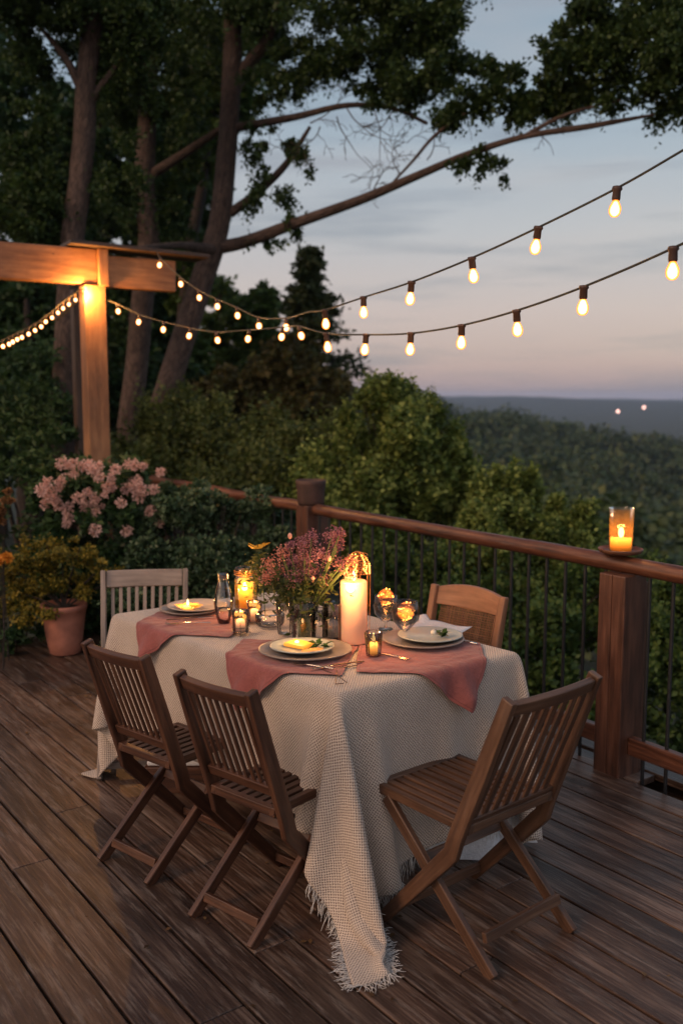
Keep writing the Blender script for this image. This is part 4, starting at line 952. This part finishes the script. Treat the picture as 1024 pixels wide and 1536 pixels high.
P_, D_, S_ = shoot_points(bl, 11500, 10, .20, .7, .2); leaf_mesh('foliage', P_, .030, sizes=S_ * .032, d=D_, mat= leafmat('yellow_leaf', [(.035, .055, .012), (.07, .085, .016), (.24, .19, .03), (.42, .29, .045), (.16, .15, .03)], .35), parent=sh, up=.7)
q = MB()
for b in bl: q.tube([(0, 0, 0), (b[0] * .4, b[1] * .4, b[2] * .5), (b[0], b[1], b[2])], [.008, .006, .003], 6)
q.build('branches', M['bark2'], sh)

# ------------------------------------------------------------------ pink flowering bush
def bushthing(name, label, cat, blobs, n, size, mat, px=True, tuft=5, sub=.22, shell=.45, per=30, base=None, up=.4, group=None, wid=.33, stems=True, sr=1., shoots=None):
    """blobs: (px, py, depth, rx px, ry px[, weight]) measured; built at their real depth"""
    B = []
    for b in blobs:
        c_ = at(b[0], b[1], b[2]); k_ = b[2] / FPX; B.append((*c_, b[3] * k_, max(b[3], b[4]) * k_ * .85, b[4] * k_) + ((b[5] * (b[3] * b[4] * k_ * k_),) if len(b) > 5 else (b[3] * b[4] * k_ * k_,)))
    B = np.array(B); cx, cy = B[:, 0].mean(), B[:, 1].mean(); gz = float(hgt(np.array(cx), np.array(cy))) if base is None else base
    root = thing(name, label, cat, (cx, cy, gz), group=group); B[:, :3] -= [cx, cy, gz]
    if shoots:
        P_, D_, S_ = shoot_points([tuple(b) for b in B], n, *shoots); leaf_mesh('foliage', P_, size, mat, root, up=up, wid=wid, d=D_, sizes=S_ * size)
    else: leaf_mesh('foliage', blob_points([tuple(b) for b in B], n, tuft, sub, shell, per), size, mat, root, up=up, wid=wid)
    if stems:
        q_ = MB()
        for b in B:
            for e in range(2):
                tx = b[:3] + rng.normal(size=3) * b[3:6] * .35; q_.tube([(rng.normal() * .06, rng.normal() * .06, -.3), tx * [.35, .35, .55], tx], [max(.012, b[5] * .04) * sr, max(.008, b[5] * .025) * sr, .004 * sr], 6)
        q_.build('branches', M['bark2'], root)
    return root, np.array([cx, cy, gz])
L_dark = leafmat('dark_leaf', [(0.0192, 0.048, 0.0192), (0.0352, 0.0768, 0.0288), (0.056, 0.104, 0.0352)], .3)
L_mid = leafmat('mid_leaf', [(0.042, 0.0825, 0.021), (0.075, 0.1275, 0.033), (0.1125, 0.165, 0.045)], .35)
L_bright = leafmat('bright_leaf', [(.06, .095, .022), (.13, .185, .045), (.30, .36, .11)], .4)
L_hedge = leafmat('hedge_leaf', [(.03, .065, .03), (.06, .105, .055), (.12, .17, .10)], .25, .4)
L_top = leafmat('canopy_leaf', [(0.0208, 0.0442, 0.013), (0.039, 0.0715, 0.0208), (0.0585, 0.0975, 0.026)], .35)
L_olive = leafmat('olive_leaf', [(0.06, 0.0825, 0.021), (0.0975, 0.12, 0.03), (0.135, 0.15, 0.045)], .35)
fb, org = bushthing('flowering_bush', 'rounded bush covered in pale pink blossom heads before the pine post', 'bush',
    [(150, 735, 6.9, 80, 42), (100, 745, 6.9, 50, 48), (200, 740, 6.9, 48, 50), (150, 800, 6.9, 90, 60), (230, 800, 6.9, 40, 60), (80, 800, 7, 50, 60), (150, 880, 6.9, 90, 70)], 16000, .06, L_dark, base=-.45)
bl = [(245, 215), (320, 120), (350, 132), (380, 118), (450, 125), (472, 152), (508, 190), (505, 135), (590, 150), (572, 190), (575, 238), (540, 278), (553, 238), (490, 300), (450, 265), (405, 300), (380, 175), (345, 190), (310, 215), (298, 248), (252, 268), (213, 255), (237, 330), (300, 335), (345, 348), (470, 345), (517, 345), (490, 368), (352, 398), (345, 430), (485, 460), (650, 465), (815, 425), (768, 362), (808, 322), (826, 362), (785, 255), (822, 165), (732, 135), (688, 130), (655, 122), (703, 205), (668, 215), (645, 252), (620, 320), (722, 247), (713, 290), (430, 140), (690, 240), (440, 340), (280, 300)]
bloomM = leafmat('pink_bloom', [(.52, .30, .29), (.64, .42, .41), (.74, .53, .51)], .3, .7)
for (x_, y_) in bl:
    c_ = at(x_ / 3.41, 660 + y_ / 3.41, 6.55 + random.uniform(-.1, .15)) - org; r_ = random.uniform(.030, .047)
    P_ = rng.normal(size=(130, 3)); P_ = P_ / np.linalg.norm(P_, axis=1, keepdims=True); dd = P_.copy(); P_ = P_ * (r_ * rng.uniform(.15, .95, 130))[:, None] + c_
    leaf_mesh('bloom', P_, r_ * .42, bloomM, fb, d=dd + rng.normal(size=(130, 3)) * .3, up=0, wid=.42)
# dried hydrangea and orange flower at left edge
t, _o = bushthing('dried_flowers', 'tall dried brown flower heads on thin stalks at the left edge', 'dried flowers', [(8, 742, 6.0, 13, 14), (3, 775, 6.0, 16, 12), (-18, 760, 6.0, 18, 20)], 1500, .022, leafmat('dried', [(.22, .10, .04), (.36, .18, .08)], .3), base=0., wid=.45, sr=.3)
t, _o = bushthing('orange_flower', 'small orange blossom beside the potted shrub at the left edge', 'flower', [(5, 839, 5.9, 10, 7)], 300, .03, leafmat('orange_petal', [(.6, .22, .03), (.75, .33, .05)], .3), base=0., wid=.4, sr=.3)
# ------------------------------------------------------------------ shrubs around the deck
bushthing('leafy_bush', 'dense dark green glossy bush between the blossom bush and the far railing post', 'bush', [(290, 765, 6.7, 75, 38), (255, 755, 6.6, 45, 28), (325, 752, 6.8, 40, 24), (260, 738, 6.8, 40, 20), (300, 738, 6.8, 36, 18), (230, 745, 6.7, 36, 24), (285, 760, 6.6, 60, 26), (345, 765, 6.7, 40, 24), (380, 770, 6.9, 62, 40), (230, 830, 6.7, 60, 60), (330, 840, 6.6, 90, 60), (410, 830, 6.8, 45, 60), (300, 900, 6.4, 110, 60), (250, 930, 6.3, 90, 50), (430, 780, 7.0, 25, 30)], 40000, .042, L_hedge, base=-.45, shoots=(12, .20, .3, .4))
bushthing('low_bush', 'low dark bush at the deck edge under the potted shrub', 'bush', [(20, 920, 6.5, 50, 50), (-50, 880, 6.6, 60, 90), (60, 880, 6.9, 60, 60), (150, 930, 6.9, 60, 50), (15, 960, 6.2, 35, 20), (-60, 780, 7, 60, 60)], 14000, .040, L_dark, base=-.45)
bushthing('wild_shrub', 'dark wispy shrub left of the pine post', 'shrub', [(40, 640, 9, 80, 70), (-40, 620, 9, 70, 120), (60, 560, 10, 55, 45), (10, 710, 8, 80, 60), (90, 690, 8.5, 60, 50), (60, 610, 9, 14, 60)], 14000, .07, L_dark, wid=.22)
bushthing('olive_bush', 'yellowish olive bush in the middle behind the dark glossy bush', 'bush', [(230, 680, 10.5, 80, 55), (320, 690, 10.5, 90, 60), (410, 680, 10.5, 80, 50), (290, 640, 11, 70, 40), (210, 730, 9.5, 70, 50), (370, 730, 9.5, 110, 50), (460, 700, 10, 60, 60)], 28000, .08, L_olive, shoots=(12, .5, .7))
bushthing('bright_shrub', 'tall bright green shrub rising behind the far railing post', 'shrub', [(560, 690, 9, 85, 75), (620, 700, 9, 70, 70), (520, 720, 9, 70, 70), (575, 625, 9, 60, 45), (565, 580, 9.2, 18, 30), (645, 650, 9, 34, 40), (672, 700, 9, 26, 50), (640, 760, 9, 80, 50), (540, 790, 8.8, 90, 60), (700, 745, 9, 30, 35), (650, 615, 9, 9, 24), (632, 640, 9, 10, 25), (684, 650, 9, 7, 22), (700, 700, 9, 10, 24), (548, 600, 9, 10, 20), (600, 598, 9, 10, 22), (520, 640, 9, 12, 24)], 40000, .082, L_bright, shoots=(14, .46, .9))
bushthing('bright_shrub', 'bright green shrub with upright shoots just past the middle of the railing', 'shrub', [(770, 770, 8.2, 45, 45), (720, 790, 8.3, 60, 50), (825, 800, 8.2, 45, 40), (785, 730, 8.3, 15, 30), (880, 800, 8.2, 14, 35), (850, 840, 8.2, 60, 50), (755, 850, 8.2, 90, 60), (905, 870, 8.3, 50, 50), (745, 735, 8.3, 9, 26), (770, 712, 8.3, 8, 24), (800, 742, 8.3, 8, 26), (830, 760, 8.3, 9, 26), (878, 775, 8.2, 8, 22), (856, 790, 8.2, 9, 24)], 30000, .078, L_bright, shoots=(14, .42, .9))
bushthing('lower_bush', 'mid green bush seen through the iron balusters left of the near post', 'bush', [(600, 860, 7.9, 80, 70), (700, 880, 7.8, 100, 70), (800, 900, 7.7, 90, 70), (560, 920, 7.8, 60, 60), (650, 950, 7.5, 100, 70), (780, 980, 7.3, 110, 70), (860, 950, 7.4, 60, 80), (860, 1060, 6.9, 100, 60), (740, 1050, 7, 90, 60)], 30000, .066, L_mid, shoots=(12, .36, .5, .2))
bushthing('lower_bush', 'mid green bush seen through the balusters right of the near post', 'bush', [(1000, 890, 7.6, 70, 60), (1040, 960, 7.3, 90, 80), (960, 960, 7.3, 60, 80), (1000, 1050, 7, 90, 70), (1100, 900, 7.6, 70, 90), (1110, 1050, 7.2, 80, 90)], 18000, .066, L_mid, shoots=(12, .36, .5, .2))

# ------------------------------------------------------------------ trees
def px_tubes(mb, path, org_, n=10):
    """path: (px, py, depth, radius m)"""
    P_ = [at(*q_[:3]) - org_ for q_ in path]; C_ = catm([np.append(p, q_[3]) for p, q_ in zip(P_, path)], 5)
    mb.tube([c_[:3] for c_ in C_], [max(.003, c_[3]) for c_ in C_], n)
def pxtree(label, trunks, blobs, n, size, leafm, barkm, name='tree', cat='tree', group=None, **k):
    x_, y_, d_ = trunks[0][-1][:3]; b0 = at(x_, y_, d_); gz = float(hgt(np.array(b0[0]), np.array(b0[1]))); org_ = np.array([b0[0], b0[1], gz])
    root = thing(name, label, cat, tuple(org_), group=group)
    q_ = MB(); first = True
    for tr in trunks:
        px_tubes(q_, tr, org_, 12 if tr[0][3] > .06 or tr[-1][3] > .06 else 6)
    r0 = trunks[0][-1][3]; q_.tube([b0 - org_, (0, 0, (b0[2] - gz) * .4), (0, 0, -.4)], [r0, r0 * 1.1, r0 * 1.5], 12)
    q_.build('trunk', barkm, root)
    B = []
    for b in blobs:
        c_ = at(b[0], b[1], b[2]) - org_; kk = b[2] / FPX; B.append((*c_, b[3] * kk, max(b[3], b[4]) * kk, b[4] * kk, b[3] * b[4] * kk * kk * (b[5] if len(b) > 5 else 1)))
    if k.get('shoots'):
        P_, D_, S_ = shoot_points(B, n, *k['shoots']); leaf_mesh('crown', P_, size, leafm, root, up=.5, wid=k.get('wid', .36), d=D_, sizes=S_ * size)
    else: leaf_mesh('crown', blob_points(B, n, k.get('tuft', 5), k.get('sub', .2), k.get('shell', .3), k.get('per', 24)), size, leafm, root, up=.4, wid=k.get('wid', .36))
    return root
def twigs():
    out = []; rt = random.Random(8)
    def go(x, y, d, ang, L, r, lev):
        pts = [(x, y, d, r)]; n_ = 6
        for i in range(n_):
            ang += rt.uniform(-.35, .35); x += math.cos(ang) * L / n_; y += math.sin(ang) * L / n_; d -= rt.uniform(-.02, .04)
            pts.append((x, y, d, max(.002, r * (1 - .8 * (i + 1) / n_))))
            if lev < 2 and rt.random() < .55: go(x, y, d, ang + rt.choice([-1, 1]) * rt.uniform(.5, 1.0), L * rt.uniform(.25, .5), r * .6, lev + 1)
        out.append(pts)
    for (x, y, a, L) in ((520, 162, 1.2, 110), (560, 160, 1.3, 105), (590, 165, 1.9, 60), (505, 175, 1.6, 100), (480, 190, 2.2, 70), (600, 262, -2.2, 60), (640, 240, -1.2, 70), (560, 285, -.9, 60), (800, 195, .5, 50), (465, 185, -.3, 80), (690, 165, .8, 50)):
        go(x, y, 10.3, a, L, .008, 0)
    return out
# the big leaning tree with the long limb
pxtree('tall leaning tree whose long limb reaches across the sky to the right',
  [[(352, -140, 11.2, .095), (350, 0, 11, .105), (347, 120, 11, .115), (340, 230, 11, .12), (328, 340, 11, .13), (300, 430, 11, .14), (268, 530, 11, .145), (243, 612, 11, .15)],
   [(980, 172, 8.6, .012), (880, 190, 8.8, .028), (785, 205, 9, .028), (700, 232, 9.4, .036), (620, 266, 9.8, .044), (540, 300, 10.2, .052), (440, 336, 10.6, .062), (370, 362, 10.9, .072), (325, 372, 11, .08)],
   [(640, 185, 10, .02), (590, 163, 10.2, .022), (520, 158, 10.4, .03), (440, 176, 10.7, .04), (350, 192, 11, .055)],
   [(430, -20, 10.6, .04), (400, 60, 10.8, .06), (370, 100, 11, .08), (345, 140, 11, .10)],
   [(585, 278, 10, .012), (620, 240, 9.9, .016), (650, 205, 9.7, .018), (690, 175, 9.6, .014), (720, 160, 9.5, .008)],
   [(150, 372, 8.6, .012), (210, 372, 9.4, .022), (270, 368, 10.3, .04), (325, 376, 11, .07)],
   [(785, 205, 9, .022), (830, 180, 8.9, .02), (870, 165, 8.8, .014), (930, 150, 8.7, .008)],
   *twigs(),
   [(345, 320, 11, .06), (385, 290, 10.9, .05), (430, 245, 10.8, .04), (465, 190, 10.7, .02)]],
  [(440, -30, 10.6, 90, 50), (540, 10, 10.2, 90, 45), (620, 40, 10, 70, 55), (480, 60, 10.4, 80, 40), (400, 30, 10.8, 60, 60), (560, 90, 10.1, 70, 35), (650, 110, 9.8, 55, 45), (640, 10, 9.8, 70, 40), (420, 120, 10.7, 50, 35), (500, 110, 10.4, 50, 30, .6), (700, 165, 9.5, 45, 30), (735, 140, 9.3, 40, 35), (790, 130, 9.1, 40, 40), (780, 165, 9.1, 35, 20), (838, 110, 8.9, 50, 50), (830, 70, 8.9, 32, 26), (900, 100, 8.8, 60, 60), (880, 40, 8.7, 45, 45), (960, 60, 8.6, 65, 65), (1020, 100, 8.5, 60, 65), (980, 0, 8.6, 100, 45), (1060, 30, 8.5, 70, 80), (950, 150, 8.7, 45, 20), (1000, 140, 8.6, 50, 34), (1040, 150, 8.6, 40, 30), (1000, 60, 8.6, 60, 50), (900, 60, 8.7, 50, 50), (850, 150, 8.9, 40, 24), (600, 130, 10, 60, 30), (660, 60, 9.9, 50, 50), (730, 240, 9.3, 34, 20, .45), (700, 250, 9.4, 20, 12), (755, 255, 9.3, 18, 16, .5), (665, 170, 9.8, 30, 25), (450, 235, 10.6, 28, 26, .7), (410, 285, 10.8, 40, 34, .6), (440, 340, 10.7, 26, 14, .5), (385, 215, 10.9, 34, 26, .6), (395, 360, 10.8, 34, 14, .5), (380, -80, 11, 110, 60), (620, -70, 10, 120, 50), (300, 20, 11.3, 50, 60, .7), (300, 120, 11.4, 45, 50, .6)],
  74000, .074, L_top, M['bark'], wid=.30, shoots=(11, .42, .05, .3, .8))
pxtree('straight red brown tree trunk rising above the pine beam',
  [[(146, -140, 10, .09), (142, 0, 10, .105), (130, 120, 10, .11), (127, 200, 10, .118), (118, 290, 10, .12), (108, 370, 10, .125), (100, 520, 10, .13), (96, 640, 10, .14)], [(60, 40, 9.8, .02), (100, 90, 9.9, .04), (130, 150, 10, .06)], [(235, 30, 10, .015), (190, 80, 10, .03), (138, 150, 10, .05)]],
  [(40, 0, 9.8, 80, 60), (130, -20, 9.9, 80, 50), (200, 30, 10, 60, 60), (70, 60, 9.9, 60, 40), (30, 250, 10, 55, 50, .9), (190, 120, 10.2, 40, 40, .8), (20, 330, 9.8, 60, 40), (60, 180, 10, 45, 35, .7), (180, 250, 10.2, 40, 50, .7), (80, 320, 10.2, 60, 35)], 34000, .072, L_top, M['bark'], wid=.32, shoots=(11, .45, .05, .3, .8))
pxtree('slimmer tree between the straight trunk and the leaning one',
  [[(222, -140, 12, .09), (224, 60, 12, .11), (221, 180, 12, .12), (217, 280, 12, .13), (224, 360, 12, .14), (214, 450, 12, .14), (205, 550, 12, .145), (193, 645, 12, .15)], [(350, 180, 11.3, .03), (300, 215, 11.6, .05), (262, 240, 11.8, .06), (228, 262, 12, .07)], [(258, 165, 12, .008), (238, 120, 12, .014), (215, 70, 12, .018), (185, 20, 12, .01)]],
  [(230, 0, 12, 90, 60), (270, 80, 12, 60, 50), (190, 160, 12, 50, 60), (270, 180, 12, 50, 45, .8), (160, 60, 12, 60, 60), (250, 320, 12.2, 50, 40, .7), (170, 320, 12.2, 50, 50, .8), (290, 270, 12.2, 35, 30, .5)], 20000, .075, L_top, M['bark'], wid=.32, shoots=(11, .45, .05, .3, .8))
pxtree('thin slanting tree behind the leaning trunk', [[(330, 130, 14, .04), (310, 230, 14, .07), (302, 290, 14, .08), (290, 350, 14, .09), (278, 450, 14, .10), (262, 620, 14, .11)]],
  [(320, 150, 14, 60, 50), (300, 230, 14, 50, 40, .7), (350, 90, 14, 60, 50), (270, 420, 14, 50, 40, .7)], 12000, .10, L_mid, M['bark2'], per=14)
# wood behind, tree by tree
bgt = [(-30, 15, 20, 85, 300, 'high dark tree crown filling the upper left corner', L_dark, 22000), (95, 18, 120, 60, 380, 'dark crown between the straight trunk and the slim trunk', L_dark, 16000), (280, 19, 60, 55, 380, 'dark crown showing between the slim trunk and the leaning trunk', L_dark, 16000),
       (-40, 17, 300, 90, 460, 'dark crowned tree at the far left behind the beam', L_dark, 26000), (60, 16, 290, 60, 560, 'dark tree directly behind the straight trunk', L_dark, 26000),
       (150, 18, 90, 75, 560, 'dense dark tree behind the pine post', L_dark, 28000), (250, 19, 215, 60, 560, 'leafy tree behind the slim trunk', L_mid, 24000), (330, 22, 420, 52, 640, 'mid green tree right of the leaning trunk base', L_mid, 16000),
       (385, 21, 428, 46, 640, 'rounded tree whose top meets the string lights', L_mid, 16000), (-120, 14, 300, 90, 640, 'shaded tree beyond the left edge', L_dark, 18000), (195, 15, 400, 70, 640, 'shaded tree low behind the pine post', L_dark, 20000), (40, 13, 420, 70, 640, 'shaded low tree under the pine beam', L_dark, 20000)]
for (x_, d_, ty, rw, by, lab, lm, n_) in bgt:
    bl = []; yy = ty + rw * .6; i_ = 0
    while yy < by:
        f = min(1, .65 + .4 * (yy - ty) / 200); bl.append((x_ + random.uniform(-.35, .35) * rw, yy, d_ + random.uniform(-.6, .6), rw * f, rw * .62)); 
        bl.append((x_ + random.choice([-1, 1]) * rw * .6, yy + rw * .3, d_ + random.uniform(-.8, .8), rw * .6, rw * .45, .8)); yy += rw * .75
    pxtree(lab, [[(x_, ty + rw * .4, d_, .03), (x_ + 4, (ty + by) / 2, d_, .10), (x_, by, d_, .16)]], bl, n_, .13 if d_ > 15 else .10, lm, M['bark2'], group='wood behind the deck', per=14)
# conifer
def conifer(label, x_, ty, by, d_, wpx, n_, lm, size=.12):
    b0 = at(x_, by, d_); gz = float(hgt(np.array(b0[0]), np.array(b0[1]))); root = thing('conifer', label, 'tree', (b0[0], b0[1], gz)); top = at(x_, ty, d_)[2] - gz
    MB().tube([(0, 0, -.4), (0, 0, top * .5), (0, 0, top)], [.16, .10, .02], 10).build('trunk', M['bark2'], root)
    Wm = wpx * d_ / FPX; Ps = []; z_ = top * .995; zb_ = b0[2] - gz; lev = 0
    q_ = MB()
    while z_ > zb_ * .3:
        f = (top - z_) / (top - zb_); rad = Wm * (.22 + .78 * min(1, f * 1.5)); nb = 7
        for b in range(nb):
            a_ = b * 6.283 / nb + lev * 1.3 + random.uniform(-.3, .3); L = rad * random.choice([.4, .7, 1, 1.25]) * random.uniform(.8, 1.1); k_ = int(n_ / 250)
            s_ = rng.uniform(.1, 1, k_); pt = np.stack([np.cos(a_) * L * s_, np.sin(a_) * L * s_, z_ - .05 * L * s_ + .10 * L * s_ ** 2], 1) + rng.normal(size=(k_, 3)) * [.13, .13, .07] * (L * .5 + .25); Ps.append(pt)
            q_.tube([(0, 0, z_), (math.cos(a_) * L, math.sin(a_) * L, z_ - .06 * L)], [.025, .006], 5)
        z_ -= top * .02 + .06; lev += 1
    q_.build('branches', M['bark2'], root); leaf_mesh('crown', np.concatenate(Ps), size, lm, root, up=.5, wid=.25); return root
conifer('dark conifer standing in the middle behind the crossing string lights', 465, 382, 640, 17, 68, 44000, leafmat('conifer_leaf', [(0.03, 0.051, 0.024), (0.0525, 0.075, 0.033), (0.075, 0.0975, 0.045)], .2))
pxtree('brownish tree beside the conifer above the olive bush', [[(430, 500, 15, .03), (428, 560, 15, .07), (428, 650, 15, .10)]], [(430, 545, 15, 45, 40), (400, 580, 15, 45, 40), (470, 580, 15, 48, 40), (500, 610, 15, 40, 40), (440, 620, 15, 60, 40), (350, 600, 15, 55, 45), (300, 610, 15, 50, 40)], 22000, .10, leafmat('rusty_leaf', [(0.075, 0.0675, 0.027), (0.1125, 0.09, 0.033), (0.09, 0.105, 0.0375)], .3), M['bark2'], per=14)

# ------------------------------------------------------------------ far wood on the hillside
pts_ = []; sz = []; cnt = 0
r2 = np.random.default_rng(21)
for _ in range(1000):
    az_ = r2.uniform(-14, 36); r_ = math.sqrt(r2.uniform(32 ** 2, 330 ** 2)); x_, y_ = r_ * math.sin(R(az_)), r_ * math.cos(R(az_)); z_ = float(hgt(np.array(x_), np.array(y_)))
    if RN[0] * x_ + RN[1] * y_ - S0 < 20: continue
    H_ = r2.uniform(5.5, 12.5) * (1.25 if r2.random() < .06 else 1); cr = r2.uniform(3.0, 6.4) * (1 if r_ > 110 else .8); k_ = 1500 if r_ < 90 else (600 if r_ < 150 else 260)
    q_ = r2.normal(size=(k_, 3)); q_ /= np.linalg.norm(q_, axis=1, keepdims=True); q_[:, 2] = np.abs(q_[:, 2]) * 1.2 - .3; lump = 1 + .32 * np.sin(q_[:, 0] * 5 + cnt) * np.cos(q_[:, 1] * 6 + cnt * 2)
    pts_.append(q_ * (cr * lump * r2.uniform(.75, 1.05, k_))[:, None] * [1, 1, .95] + [x_, y_, z_ + H_ - cr * .9]); sz.append(r2.uniform(.7, 1.4, k_) * (.42 if r_ < 90 else (.62 if r_ < 150 else .95))); cnt += 1
fw = leaf_mesh('far_forest', np.concatenate(pts_), 1., leafmat('far_leaf', [(.03, .058, .022), (.065, .095, .035), (.11, .125, .05)], .2, .6, .13), sizes=np.concatenate(sz), up=.8, wid=.5)
fw['kind'] = 'stuff'
# far hills: wooded ridge across the valley is the ground sheet; lights of two houses on it
for (x_, y_, lab) in ((926, 617, 'small pink far light on the blue hills, the left of two'), (965, 611, 'small pink far light on the blue hills, the right of two')):
    p = at(x_, y_, 1350); q_ = MB().ball((0, 0, 0), 2.2, 10, 8); o_ = q_.build('distant_lamp', M['farlamp']); o_.location = p; tag(o_, lab, 'lamp', 'lights on the far hills')
